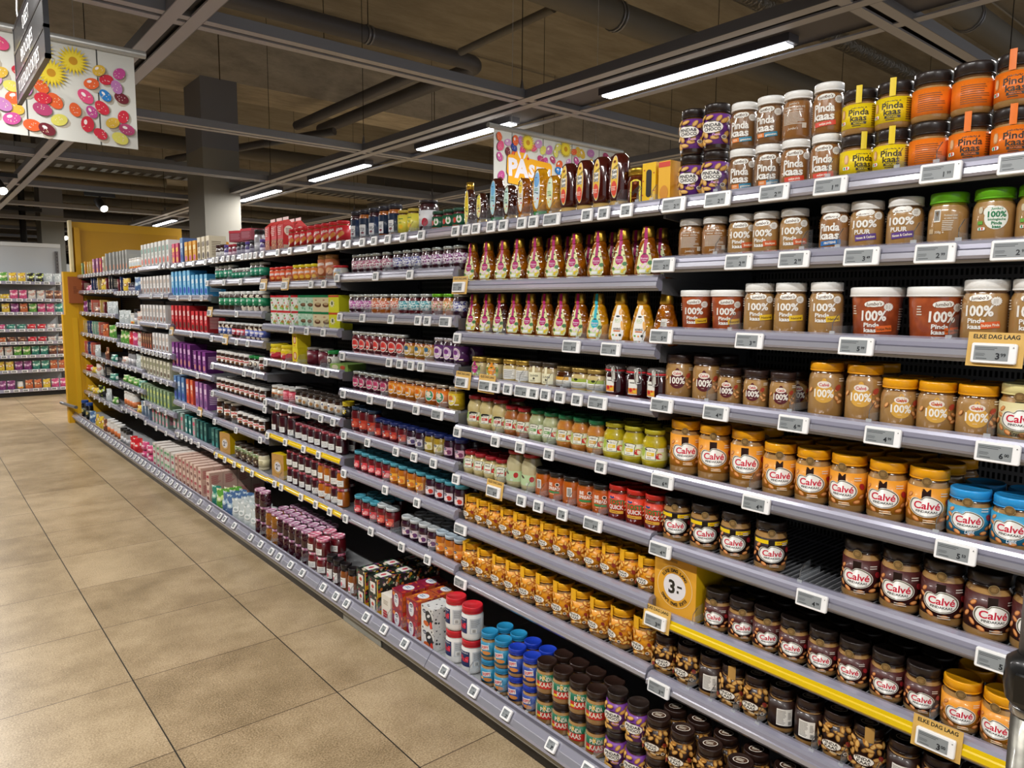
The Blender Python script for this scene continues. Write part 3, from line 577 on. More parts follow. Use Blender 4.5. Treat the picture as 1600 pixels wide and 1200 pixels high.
# --- jams
def jam(key, desc, r, h, lid, body, band=None, bandc=None, art=None, name='jam_jar', lh=.013, **k):
    jar(key, desc, r, h, lh, lid, body, rl=r*.93, band=band, bandc=bandc, art=art, name=name, gap='#2a0c10', **k)
JD = food('jam_dark', '#3c0a18', '#290610', 12); JR = food('jam_red', '#66101a', '#4c0a12', 12); JO = food('jam_orange', '#b36412', '#944c0a', 14); JP = food('jam_purple', '#341026', '#240a1c', 12); JY = food('jam_yellow', '#a88a24', '#8c7018', 14)
def leaf(n, b, cs): return blobs(n, b, cs, 150, .46, .8, .5)
for key, c, cs, body, lid, d in (('fpk', '#f0e6e6', ['#b8486e', '#d890aa', '#98305c', '#c8688a'], JD, '#aab0ac', 'pink leaf-print label'), ('fpb', '#ececf2', ['#34388c', '#6a6cb0', '#a8a8cc', '#4c4c98'], JP, '#aab0ac', 'indigo leaf-print label'), ('fpl', '#f0e8f0', ['#8a3f7c', '#b880ac', '#682a60', '#a060a0'], JD, '#aab0ac', 'mauve leaf-print label'),
        ('fpu', '#f2dcec', ['#b03098', '#d878c0', '#c048a8'], JD, '#c4cac6', 'fuchsia leaf-print label'), ('for', '#f6e0d4', ['#e06a3c', '#ee9070', '#d8583c'], JO, '#c4cac6', 'peach leaf-print label'), ('fte', '#dceeec', ['#1f8c98', '#5cb4bc', '#3c9ca8'], JR, '#c4cac6', 'teal leaf-print label'),
        ('fgr', '#e8cfc4', ['#c04a48', '#d88a7a', '#8aa860'], JR, '#6fb82a', 'red leaf-print label, green lid'), ('fgo', '#f0d8bc', ['#e08a4a', '#efb078', '#9aaa58'], JO, '#6fb82a', 'orange leaf-print label, green lid')):
    jam(key, 'jam jar, '+d, .0325, .096, lid, body, (.026, .066), leaf('print_'+key, c, cs), lambda a: (a.put(rect(.020, .033, .006, .010), '#efece6'), a.lines(.020, .033, .004, .008, 3, '#8a8884', 2)), lidmetal=.5, name='fruit_spread_jar')
def sliced(c, c2, c3, tx):
    def f(a):
        a.k = 1.15; a.put(ell(-.004, .047, .038, .050), '#f2e8e2'); a.put(ell(-.004, .047, .033, .044), c2); a.put(ell(-.006, .053, .022, .020), c3); a.put(ell(-.004, .040, .026, .007), '#f3ece4'); a.lines(-.004, .040, .018, .004, 1, '#3a2a20', 2); a.put(rect(.018, .026, .016, .005), '#f0dcc8')
    return f
jam('blo', 'jam jar, blood orange slice label', .0330, .108, '#c8cbc8', JR, (.018, .076), '#7a1420', sliced('', '#e8665a', '#d83a3a', 'JAM'), lh=.014, lidmetal=.5)
jam('sma', 'small jam jar, gold oval label', .0320, .092, '#2c2622', JO, (.016, .062), '#c9a14c', sliced('', '#d9b668', '#3a6a8a', 'JAM'))
jam('pur', 'jam jar, purple label with pale ring', .0335, .108, '#b8b4b8', JP, (.018, .078), '#5c2c66', sliced('', '#d8b8d8', '#7a3f86', 'JAM'), lh=.014, lidmetal=.5)
jam('pk', 'jam jar, dark pink oval label', .0330, .098, '#b9bfbc', JD, (.016, .072), '#6a1838', sliced('', '#d8648a', '#b83a66', 'JAM'), lidmetal=.5)
jam('org', 'marmalade jar, orange slice label', .0335, .098, '#b8ac9c', JO, (.016, .072), '#dd8a1c', sliced('', '#f0a83c', '#e07018', 'JAM'), lidmetal=.5)
jam('ogr', 'marmalade jar, orange label with green ring', .0340, .098, '#b8ac9c', JO, (.016, .072), '#e87a20', sliced('', '#3f9a70', '#eee0c8', 'JAM'), lidmetal=.5)
jam('yel', 'marmalade jar, yellow fruit label', .0340, .098, '#b8ac9c', JY, (.016, .072), '#d8b41c', sliced('', '#f0d860', '#d87a3a', 'JAM'), lidmetal=.5)
def hero(c, c2, s=1.):
    def f(a):
        a.k = 1.12
        a.put(rect(.002, .036*s, .040*s, .034*s, 0, .003), c); a.put(ell(.008, .032*s, .020*s, .020*s), c2); a.put(ell(-.004, .028*s, .012, .009), '#f2d8c8'); a.put(ell(-.010*s, .046*s, .017*s, .011*s), '#14234c'); a.txt('Hero', -.010*s, .046*s, .0058*s, '#f4f4f4', .015, .012*s, .2, .2); a.lines(-.008*s, .036*s, .014, .004, 1, '#f6ecec', 2)
    return f
for key, d, lid, body, c, c2, r, h in (('herL', 'large strawberry jam jar, blue lid', '#26405e', JR, '#c8402c', '#d8604a', .0375, .126), ('her', 'strawberry jam jar, dark blue lid', '#1c2a66', JR, '#c03a34', '#e0684c', .0325, .094), ('herd', 'blackcurrant jam jar, dark blue lid', '#1c2a66', JP, '#d8d0dc', '#5a4a78', .0325, .094), ('hery', 'pear jam jar, dark blue lid', '#1c2a66', JY, '#e9e0b4', '#cfc070', .0325, .094), ('herp', 'forest fruit jam jar, dark blue lid', '#1c2a66', JP, '#c9a0b4', '#7a3a5c', .0325, .094),
        ('tea', 'strawberry jam jar, turquoise lid', '#4d9fb4', JR, '#d8404a', '#f0a0a0', .0330, .100), ('teo', 'apricot jam jar, turquoise lid', '#4d9fb4', JO, '#e8a83c', '#d87a2c', .0330, .100), ('ted', 'cherry jam jar, turquoise lid', '#4d9fb4', JP, '#dccfd2', '#c83a30', .0330, .100),
        ('wlr', 'strawberry jam jar, silver-grey lid', '#c6cccf', JR, '#d04a40', '#e8806a', .0370, .106), ('wld', 'plum jam jar, silver-grey lid', '#c6cccf', JP, '#d8c8cc', '#6a3a6c', .0325, .100), ('wlo', 'apricot jam jar, pale blue lid', '#b8c8d4', JO, '#e8a048', '#e07a2c', .0325, .100)):
    jam(key, d, r, h, lid, body, None, None, hero(c, c2, h/.098), lh=.016)
def sdf(a): a.put(rect(-.004, .050, .032, .052), '#e8e9ec'); a.put(rect(-.004, .092, .040, .024), '#1b2c48'); a.lines(-.004, .055, .022, .014, 3, '#3a4250', 3); a.put(ell(-.004, .038, .018, .010), '#8a3a4c')
jam('sdf', 'tall jam jar, navy and white label', .0330, .145, '#2a2a34', JD, (.020, .105), '#23365a', sdf, lh=.018)
jam('sda', 'tall apricot jam jar, navy and white label', .0330, .145, '#2a2a34', JO, (.020, .105), '#1d2c44', sdf, lh=.018)
jam('yj', 'yellow-labelled jam jar, gold lid', .0320, .112, '#b8a040', JY, (.016, .090), '#e6da50', lambda a: (a.lines(0, .074, .026, .008, 1, '#3a7a3a', 3), a.put(ell(0, .040, .022, .018), '#f0c22c'), a.lines(0, .058, .026, .008, 2, '#5a8a3a', 2)))
jam('cran', 'big cranberry jar, white and red label', .0420, .138, '#241a20', food('jam_cranberry', '#3a0814', '#28050c', 9), (.030, .095), '#e4e4e6', lambda a: (a.lines(-.016, .078, .018, .009, 1, '#2a2a6a', 2), a.put(ell(.014, .046, .030, .034), '#b01c34'), a.lines(-.014, .058, .02, .01, 2, '#8a8a90', 2)), name='cranberry_jar')
jam('grd', 'small dark green jar, holly-red label', .0350, .084, '#1f4a38', JR, (.010, .060), '#1f5a3c', lambda a: (a.put(ell(-.012, .036, .016, .022), '#c83a2c'), a.put(ell(.008, .040, .022, .030), '#ece8dc'), a.put(ell(.008, .038, .010, .012), '#4a8a3a'), a.put(rect(0, .014, .06, .006), '#d86a50')))
def mam(a): a.k = 1.3; a.kz = 1.15; a.zc = .03; a.put(rect(0, .030, .036, .028), '#efeee8'); a.txt('Bonne', 0, .037, .0058, '#3a3a44', .0, .022, 0, .25); a.txt('Maman', 0, .029, .0058, '#3a3a44', .0, .024, 0, .25); a.lines(0, .021, .026, .004, 1, '#77777c', 2)
def oct_prof(r, h): return [(r*.8, 0), (r*.96, .003), (r, .010), (r, h-.032), (r*.9, h-.020), (r*.80, h-.014)]
PLR = plaid('gingham_red_lid', '#e9dcdc', '#c46a78', '#96283c', 190); PLP = plaid('gingham_pink_lid', '#e8d4de', '#c49ab4', '#a05a84', 200)
for key, d, body, r, h, pl in (('bm', 'dark jam jar, red gingham lid', JD, .0335, .100, PLR), ('bma', 'amber jam jar, red gingham lid', JO, .0335, .100, PLR), ('bmL', 'large dark jam jar, red gingham lid', JD, .0410, .128, PLR), ('qj', 'quilted-glass dark jam jar, pink gingham lid', HN('quilted_jam_dark', '#3c1420', '#2a0a14'), .0350, .092, PLP), ('qja', 'quilted-glass amber jam jar, pink gingham lid', HN('quilted_jam_amber', '#a0661c', '#7c4a10'), .0350, .092, PLP)):
    jam(key, d, r, h, '', body, prof=oct_prof(r, h), art=None if key[0] == 'q' else mam, lidm=pl, lh=.014, name='gingham_lid_jar')
jam('qjp', 'broad jam jar, bright pink gingham lid', .0400, .094, '', JR, prof=oct_prof(.040, .094), art=mam, lidm=plaid('gingham_bright_lid', '#f0d8de', '#dc8aa0', '#c04a6c', 200), lh=.014, name='gingham_lid_jar')
def gdl(a): a.put(rect(0, .044, .034, .050), '#ebe8e4'); a.lines(-.004, .060, .020, .007, 1, '#2a2a2c', 2); a.put(ell(-.008, .036, .014, .022), '#d8707c'); a.lines(.006, .03, .012, .014, 3, '#9a9a9c', 2)
jam('gd', 'tall black-capped syrup jar, white label', .0300, .134, '#181416', JD, None, None, gdl, lh=.030, name='syrup_jar')
jam('gda', 'tall black-capped amber syrup jar, white label', .0300, .134, '#181416', food('syrup_amber', '#8c4c18', '#6c3410', 10), None, None, gdl, lh=.030, name='syrup_jar')
# ---------------------------------------------------------------- chocolate, spreads, cartons, far goods
DC = food('chocolate_spread', '#3a2013', '#2a160c', 10)
def farjar(key, desc, r, h, lh, lid, body, band, bandc, art=None, name='chocolate_spread_jar', **k):
    jar(key, desc, r, h, lh, lid, body, band=band, bandc=bandc, art=art, name=name, far=True, gap=k.pop('gap', '#2a180e'), **k)
def nut_(a): a.k = 1.25; a.kz = 1.15; a.zc = .036; a.put(rect(0, .040, .050, .030), '#f0ece4'); a.put(ell(.012, .030, .022, .014), '#7a4a24'); a.txt('nutella', 0, .047, .0125, '#d8202c', .03, .046)
def nubig(a): a.k = 1.2; a.put(rect(0, .062, .060, .044), '#f0ece4'); a.put(ell(.012, .048, .028, .020), '#7a4a24'); a.txt('nutella', 0, .073, .0165, '#d8202c', .03, .056)
farjar('nus', 'white-lidded cocoa spread jar, red lettering', .0350, .096, .017, '#eceae6', DC, None, None, nut_)
farjar('nub', 'large white-lidded cocoa spread jar, red lettering', .0440, .142, .020, '#eceae6', DC, None, None, nubig)
farjar('nug', 'green-lidded cocoa spread jar', .0350, .096, .017, '#1d8a42', DC, (.022, .066), '#e8e4dc', lambda a: (a.put(ell(0, .044, .03, .034), '#3a2a20'), a.put(ell(0, .046, .018, .018), '#e8d8c0')))
farjar('gcj', 'grey-lidded cocoa spread jar, green label', .0350, .104, .016, '#b0b6b4', DC, (.022, .070), '#1f8a68', lambda a: (a.put(ell(-.006, .052, .016, .016), '#e8f0ea'), a.lines(.0, .034, .03, .008, 2, '#cfe4d8', 2)))
farjar('gcs', 'small white-lidded cocoa spread jar, green label', .0270, .076, .014, '#e4e6e4', DC, (.016, .050), '#1f8a68', lambda a: a.put(ell(-.004, .038, .012, .012), '#e8f0ea'))
farjar('gcw', 'tall duo spread jar, green label', .0370, .132, .017, '#e4e6e4', food('duo_swirl', '#3a2013', '#e8dcc8', 24, 1, .2, ramp_=(.49, .51)), (.040, .090), '#1f8a5c', lambda a: (a.put(ell(-.006, .072, .018, .018), '#e8f0ea'), a.lines(0, .050, .03, .008, 2, '#d8ece0', 2)), name='duo_spread_jar')
farjar('gcb', 'tall cocoa spread jar, green label', .0370, .132, .017, '#e4e6e4', DC, (.040, .090), '#1f8a5c', lambda a: (a.put(ell(-.006, .072, .018, .018), '#e8f0ea'), a.lines(0, .050, .03, .008, 2, '#d8ece0', 2)))
for k_, c, n in (('pen', '#3a5aa0', 'blue'), ('penr', '#c0283a', 'red'), ('penw', '#5a68b8', 'violet')):
    farjar(k_, 'duo spread jar, %s label' % n, .0350, .108, .015, '#dcdede', food('duo_'+k_, '#3a2013', '#e2d4c0', 30, 1, .2, ramp_=(.48, .5)) if k_ != 'penr' else DC, (.024, .066), c, lambda a: (a.put(ell(0, .050, .034, .016), '#e8e4ec'), a.lines(0, .034, .03, .01, 2, '#e8e4f4', 2)), name='duo_spread_jar')
def lot(a): a.txt('Lotus', -.004, .074, .016, '#f4ece4', .03, .046, .2); a.put(rect(.006, .045, .046, .020, .6, .006), '#d88a3c'); a.put(rect(-.012, .032, .022, .016, .4), '#e8e0d4')
farjar('redj', 'red-lidded speculoos spread jar, red label', .0350, .115, .018, '#c8202a', food('speculoos', '#b4763a', '#9c6028', 10), (.020, .092), '#cf2c34', lot, name='speculoos_spread_jar', gap='#8a5a2a')
farjar('orj', 'red-lidded spread jar, orange label', .0330, .095, .016, '#d42c22', food('orange_spread', '#c46a28', '#a8521c', 12), (.014, .074), '#e05a2c', lambda a: (a.put(rect(-.004, .052, .05, .012, .1), '#f2d8d0'), a.put(ell(.012, .032, .024, .016), '#f0a85a')), name='speculoos_spread_jar', gap='#8a5a2a')
farjar('orjy', 'yellow-lidded spread jar, orange label', .0330, .098, .016, '#e8d81c', food('orange_spread', '#c46a28', '#a8521c', 12) if 0 else PB, (.014, .076), '#e88a34', lambda a: (a.put(rect(-.004, .056, .05, .012, .1), '#f4dcd4'), a.put(ell(.010, .032, .030, .020), '#f6c64a')), name='speculoos_spread_jar', gap='#8a5a2a')
farjar('tallw', 'tall caramel jar standing on red lid', .0360, .138, .020, '#a87c44', PB, (.030, .115), '#c8764c', lambda a: (a.put(rect(0, .090, .05, .014, .15), '#f0e0d8'), a.put(ell(.004, .055, .04, .034), '#e8b890'), a.put(rect(0, .010, .10, .020), '#c8202a')), name='speculoos_spread_jar', gap='#a87c44')
farjar('tub2', 'white jar, red lid, peach print', .0400, .080, .012, '#d0282c', M('#d8d4c8', .3, 0, .4), None, None, lambda a: (a.put(ell(-.012, .032, .022, .020), '#e8a04a'), a.put(ell(.012, .034, .016, .018), '#8aa84a'), a.put(rect(0, .055, .036, .012), '#b8c8dc')), name='sandwich_spread_jar', gap='#d8d4c8')
farjar('rib', 'ribbed dark red fruit jar, silver lid', .0420, .100, .012, '#8f8a84', food('beetroot', '#4c1020', '#380a16', 20, 1, .15), (.012, .082), blobs('ribbed_red', '#6c1a2c', ['#8a2c40', '#581424'], 260, .4, 3.), name='fruit_jar', gap='#4c1020')
farjar('wjo', 'white-lidded jar, orange bear-print label', .0340, .088, .015, '#e4e4e0', PB, (.008, .066), '#d8d2c4', lambda a: (a.put(rect(0, .046, .054, .022), '#e07828'), a.put(ell(.0, .028, .024, .022), '#5a4434')), name='kids_spread_jar', gap='#8a5a2a')
farjar('wjp', 'white-lidded jar, pink label', .0350, .090, .015, '#e4e4e0', M('#c83a50', .3, 0, .5), (.008, .068), '#d84a60', lambda a: (a.lines(0, .040, .05, .044, 4, '#f0b8c0', 6)), name='kids_spread_jar', gap='#8a2a3a')
farjar('dlj', 'dark-lidded jar, cream and brown label', .0340, .094, .015, '#3a302a', DC, (.012, .062), '#d9d2c6', lambda a: (a.put(ell(-.004, .038, .030, .034), '#efe8dc'), a.put(ell(.010, .032, .02, .018), '#b98a54'), a.put(ell(-.010, .048, .012, .010), '#3a5a9a')), name='hazelnut_spread_jar')
farjar('beej', 'black jar with yellow flower lid', .0330, .088, .022, '#e0c820', DC, (.010, .060), '#1c1a18', lambda a: (a.put(star(0, .040, .018, 8, .6), '#d8c02c'), a.put(ell(0, .040, .016, .016), '#e8e4d4')), name='kids_spread_jar')
farjar('ytub', 'yellow-lidded yellow and red tub', .0560, .094, .018, '#ecd61c', M('#e8cc20', .35, 0, .3), (.006, .046), '#c8283a', lambda a: (a.put(ell(0, .052, .06, .030), '#ecd424'), a.put(ell(.02, .028, .05, .022), '#d03a4a'), a.put(ell(-.02, .030, .02, .016), '#e8e0d0')), name='cocoa_tub', gap='#e8cc20')
farjar('wpot', 'white pot with golden print', .0400, .110, .014, '#e9e7e2', M('#e4e2dc', .35, 0, .3), (.006, .034), '#d8b44a', lambda a: (a.put(ell(.0, .055, .04, .03), '#d6e0e4'), a.put(ell(.01, .022, .03, .018), '#e8703a')), name='cream_pot', gap='#e4e2dc')
farjar('spj', 'clear jar of dark cake sprinkles', .0280, .085, .018, '#2c2a34', food('sprinkle_mix_dark', '#4a3a5c', '#1f1a24', 160, 1, .3), (.012, .040), '#a8a4b4', lambda a: a.lines(0, .026, .03, .016, 3, '#5a5670', 3), name='sprinkle_jar')
farjar('spr2', 'clear jar of red cake sprinkles', .0280, .085, .018, '#a82a3c', food('sprinkle_mix_red', '#a03050', '#5c2440', 160, 1, .3), (.012, .036), '#c8a8b8', None, name='sprinkle_jar')
farjar('sppu', 'clear jar of violet cake sprinkles', .0280, .085, .018, '#5a48a0', food('sprinkle_mix_violet', '#6a58a0', '#3c3468', 160, 1, .3), (.012, .036), '#d8d4e4', None, name='sprinkle_jar')
farjar('spw', 'white-banded jar of marbled decorations', .0300, .095, .022, '#3c1c1c', M('#3a2420', .3, 0, 1), (.010, .046), '#dcdad6', lambda a: a.lines(0, .028, .03, .02, 3, '#8a8690', 3), name='sprinkle_jar')
farjar('tumb', 'glass tumbler of brown and white swirls', .0420, .118, .014, '#2c221c', food('swirl', '#3c2618', '#d8ccb4', 38, 1, .15, ramp_=(.60, .63)), (.056, .092), blobs('tumbler_label', '#8a9a6c', ['#4a6a3c', '#d8d0bc', '#6a4a2c'], 90, .45), name='swirl_spread_tumbler', gap='#3c2a1c')
farjar('tumw', 'glass tumbler of creamy white spread', .0360, .112, .014, '#2c221c', M('#d9d0b0', .3, 0, 1), (.020, .070), '#d6cfa8', lambda a: a.lines(0, .05, .04, .03, 4, '#8a7c50', 4), name='swirl_spread_tumbler', gap='#d8d4c8')
farjar('cyljar', 'black-capped grey tube container', .0320, .150, .030, '#1c1a1c', M('#a8a8ac', .3, .3, .5), (.020, .070), '#c9c8cc', None, name='powder_canister', gap='#77777a')
farjar('blucap', 'dark bottle with blue cap', .0400, .200, .034, '#1c4a9a', M('#16181c', .25, 0, 1), (.040, .110), '#2c3a30', lambda a: a.put(ell(0, .08, .04, .04), '#b8a868'), name='oil_bottle', gap='#16181c')
farjar('wht', 'white powder canister', .0400, .160, .024, '#e6e6e4', M('#dcdad6', .35, 0, .3), (.020, .080), '#c8703c', None, name='powder_canister', gap='#dcdad6')
# white tubs of marshmallow cream, stacked jars on the base deck
def fluff(a): a.put(rect(-.020, .060, .052, .060), '#22305c'); a.put(rect(.040, .060, .046, .060), '#c8ccd0'); a.lines(.040, .070, .036, .030, 8, '#7a8088', 4); a.txt('Marshmallow', -.020, .084, .006, '#e8e8ec', .01, .04); a.txt('Fluff', -.018, .060, .022, '#d8283c', .035, .042); a.put(rect(.034, .042, .02, .016), '#e8e8e4'); [a.put(rect(.028+i*.0014, .042, .0007, .013), '#2c2c30', i == 0) for i in range(9)]
jar('white', 'white plastic tub jar, red ribbed lid', .0430, .132, .026, '#c81f2c', M('#e8e7e4', .3, 0, .3), prof=[(.034, 0), (.041, .004), (.043, .014), (.043, .094), (.039, .102)], art=fluff, name='marshmallow_cream_jar', gap='#d8d6d2')
def skip(c, c2):
    def f(a):
        a.put(rect(.0, .044, .048, .040), c2); a.put(rect(-.002, .050, .034, .018, .12), '#e9e6e4'); a.txt('SKIPPY', -.002, .050, .0115, '#d42c30', .03, .031, .12); a.put(ell(.004, .030, .034, .014), '#d88a44'); a.lines(.050, .044, .026, .036, 8, '#c8d4e0', 4); a.put(ell(-.020, .033, .014, .010), '#f0b470')
    return f
jar('skt', 'turquoise-lidded peanut butter jar, turquoise label', .0340, .102, .020, '#2588b8', PB, band=(.016, .070), bandc='#2c86a8', art=skip('', '#2f90b4'), top=None)
jar('skb', 'royal blue-lidded peanut butter jar, blue label', .0340, .102, .020, '#1c3cb4', PB, band=(.016, .070), bandc='#27459a', art=skip('', '#3654a8'))
def pot(a): a.put(rect(0, .033, .30, .024), '#c8322c'); a.txt('PIN', .004, .056, .015, '#f2ead8', .02, .026); a.txt('DA', .026, .056, .015, '#f2ead8', .02, .016); a.txt('KAAS', .012, .036, .017, '#f2ead8', .02, .042); a.put(peanut(.006, .062, .010, .020), '#e0b850'); a.put(rect(-.034, .046, .018, .046), '#d8d4b8'); a.lines(-.034, .046, .014, .040, 10, '#8a8668', 4); a.put(rect(-.016, .030, .014, .008), '#e8c82c')
jar('gr', 'green and red labelled peanut butter jar', .0365, .107, .024, '#2c1c16', PB, band=(.020, .070), bandc='#1f6a4c', art=pot)
def boxk(key, name, desc, w, d, h, mat, front=None, side=None, top=None, cat='box', far=True, mats=None, arts=None, part='carton'):
    mb = MB(); mm = {2: front, 4: side, 5: side, 1: top}; mm = {k: v for k, v in mm.items() if v is not None}; mm.update(mats or {})
    m0 = mat if not isinstance(mat, str) else M(mat, .5)
    mm = {k: (v if not isinstance(v, str) else M(v, .5)) for k, v in mm.items()}
    b = .0012; mb.box(-w/2, -d/2, 0, w/2, d/2, h, m0, mm)
    la = mb if far else MB()
    if arts:
        for sf, fn in arts:
            f = {'f': lambda x, z, o: (x, -d/2-o, z), 'l': lambda x, z, o: (-w/2-o, -x, z), 'r': lambda x, z, o: (w/2+o, x, z), 't': lambda x, z, o: (x, z, h+o)}[sf]
            fn(Art(la, f, None))
    parts = [('', mb.mesh(key))] if far else [(part, mb.mesh(key))]+([('printing', la.mesh(key+'_p'))] if la.v else [])
    reg(key, name, cat, desc, parts, h, d, w)
# promo boxes
def promo(big, small, ylw):
    def f(a):
        w, z = .075, .088
        a.put(ell(0, z, .126, .126, 0, 40), '#f6e2b4'); a.put(ell(0, z, .123, .123, 0, 40), ylw); a.put(ell(0, z, .080, .080, 0, 40), '#e9e6ea')
        a.txt(big, -.012 if small != ':-' else -.010, z, .040, '#2b2823', .035, .03); 
        if small == ':-': a.put(rect(.018, z+.004, .017, .006), '#2b2823'); a.put(rect(.012, z-.012, .007, .008), '#2b2823')
        else: a.txt(small, .018, z+.010, .016, '#2b2823', .03, .02)
        for tx, s0, sg in (('ELKE DAG LAAG', pi/2+.95, -1), ('ELKE DAG LAAG', pi/2+.95+pi, -1)):
            for i, ch in enumerate(tx):
                if ch == ' ': continue
                t = s0+sg*i*.155; a.txt(ch, .0505*cos(t), z+.0505*sin(t), .0095, '#2b2823', .03, None, t-pi/2)
        a.lines(0, .166, .06, .008, 2, '#5a4a2c', 2)
    return f
boxk('promo3', 'promotional_display_box', 'yellow price display box with round 3 euro badge', .150, .22, .182, '#e0b40e', front='#e5a632', top='#e6c40c', far=False, arts=[('f', promo('3', ':-', '#e5a632')), ('t', lambda a: [a.put(rect(0, y, .148, .002), '#b08a10') for y in (-.05, .0, .05)])], cat='display box')
boxk('promo2', 'promotional_display_box', 'kraft price display box with round 2.99 badge', .120, .20, .150, '#d8b010', front='#b98c4e', top='#e0bc10', far=False, arts=[('f', lambda a: (a.put(ell(0, .072, .094, .094, 0, 30), '#8a6a34'), a.put(ell(0, .072, .088, .088, 0, 30), '#c09a5c'), a.put(ell(0, .072, .062, .062, 0, 30), '#cfcdd0'), a.txt('2', -.008, .072, .034, '#34322e', .03, .02), a.txt('99', .014, .080, .013, '#34322e', .03, .016)))], cat='display box')
FLO = blobs('floral_dark_print', '#1d2420', ['#c8742c', '#a8384c', '#3a6a44', '#d8a02c', '#5a3a6c', '#e0d0b8'], 60, .44)
boxk('fbx', 'infusion_box', 'dark floral-print box with yellow sides', .085, .110, .083, FLO, top=FLO, far=False, arts=[('f', lambda a: (a.put(rect(0, .036, .046, .050, 0, .004), '#e8e4da'), a.put(ell(0, .040, .022, .018), '#c84a40'), a.lines(0, .022, .03, .01, 2, '#5a5a54', 2), a.put(rect(.0405, .04, .005, .083), '#e0b020'))), ('t', lambda a: (a.put(rect(0, 0, .05, .06), '#e8e4da'), a.put(ell(0, 0, .02, .03), '#c84a5a'))), ('r', lambda a: a.put(rect(0, .010, .110, .020), '#dca41c'))], name='infusion_box') if 0 else \
boxk('fbx', 'fruit_tea_box', 'dark floral-print box, yellow edge', .085, .110, .083, FLO, top=FLO, far=False, arts=[('f', lambda a: (a.put(rect(-.004, .036, .046, .050, 0, .004), '#e8e4da'), a.put(ell(-.004, .040, .022, .018), '#c84a40'), a.lines(-.004, .022, .03, .01, 2, '#5a5a54', 2), a.put(rect(.0395, .0415, .006, .083), '#e0b020'))), ('t', lambda a: (a.put(rect(0, 0, .05, .06), '#e8e4da'), a.put(ell(0, 0, .02, .03), '#c84a5a'))), ('r', lambda a: a.put(rect(0, .010, .110, .020), '#dca41c'))])
boxk('cbx', 'fruit_tea_box', 'cream box with red berry sprig', .080, .110, .118, '#e6e0d4', far=False, arts=[('f', lambda a: (a.lines(0, .085, .044, .022, 3, '#a89c88', 3), [a.put(ell(-.02+.008*(i % 5), .020+.012*(i//5), .010, .010), '#b8303c') for i in range(14)])), ('t', lambda a: (a.put(ell(.01, -.02, .02, .012), '#c83a4a'), a.lines(-.01, .01, .04, .03, 3, '#b8ac98', 2)))])
HB = blobs('berry_print', '#8a1c34', ['#b82a44', '#7a2858', '#c8442c', '#d8782c', '#9a2440'], 48, .5); HC = blobs('peach_print', '#b8582c', ['#c8322c', '#e08a34', '#d86a2c', '#8a2038'], 48, .5)
def herob(a): a.put(ell(-.006, .042, .040, .062), '#dfe0e4'); a.put(ell(-.006, .058, .024, .015), '#14234c'); a.txt('Hero', -.006, .058, .0085, '#f4f4f4', .015, .018, .15, .2); a.lines(-.006, .036, .024, .014, 2, '#4a5a8a', 2)
boxk('hbx', 'fruit_tea_box', 'berry-print box with white oval', .088, .115, .085, HB, top=HB, side=HC, far=False, arts=[('f', herob), ('t', lambda a: (a.put(ell(0, 0, .056, .05), '#e4e6ea'), a.lines(0, .0, .04, .02, 2, '#3a6a9a', 2)))])
boxk('hbx2', 'fruit_tea_box', 'peach-print box with white oval', .088, .115, .085, HC, front=HB, top=HC, side=HC, far=False, arts=[('f', herob), ('t', lambda a: (a.put(ell(0, 0, .056, .05), '#e4e6ea'), a.lines(0, .0, .04, .02, 2, '#3a6a9a', 2)))])
WP = blobs('white_black_print', '#dcdcda', ['#2c2c30', '#e8e8e6', '#c8c8ca', '#3a3a40'], 70, .3)
boxk('wbx', 'fruit_tea_box', 'white and black print box', .088, .105, .088, WP, top=WP, far=False, arts=[('f', lambda a: (a.put(ell(-.020, .066, .026, .016), '#14234c'), a.txt('Hero', -.020, .066, .008, '#f4f4f4', .015, .018, .15, .2), a.put(ell(.014, .046, .046, .062, .5), '#26282c'), a.put(ell(.012, .054, .026, .012, .5), '#e8e8e8'), a.put(ell(-.006, .018, .04, .022), '#c8622c'), a.put(ell(.030, .020, .02, .03), '#d83c2c')))])
boxk('ybx', 'honey_gift_box', 'yellow carton with dark window', .048, .066, .120, '#f0bc0c', front='#f4c412', far=False, arts=[('f', lambda a: (a.put(rect(0, .062, .020, .078, 0, .009), '#1c160e'), [a.put(ell(x, z, .005, .004), '#c8481c') for x, z in ((-.02, .07), (-.022, .03), (.02, .04), (.018, .09), (-.016, .10))])), ('r', lambda a: (a.put(rect(.0, .098, .014, .016), '#efe4b8'), a.lines(0, .066, .046, .036, 8, '#7a5a10', 3), a.put(rect(.006, .024, .040, .032), '#e4e4de'), [a.put(rect(-.006+i*.002, .020, .0011, .018), '#4a5a64', i == 0) for i in range(11)], a.put(rect(-.020, .006, .02, .004), '#b8741c')))], cat='box')
boxk('obx', 'honey_gift_box', 'orange-yellow carton, red top strip', .042, .060, .118, '#eda818', front='#f2b830', far=False, arts=[('f', lambda a: (a.put(rect(0, .108, .040, .014), '#d8402c'), a.put(ell(0, .03, .03, .04), '#d8902c')))], cat='box')
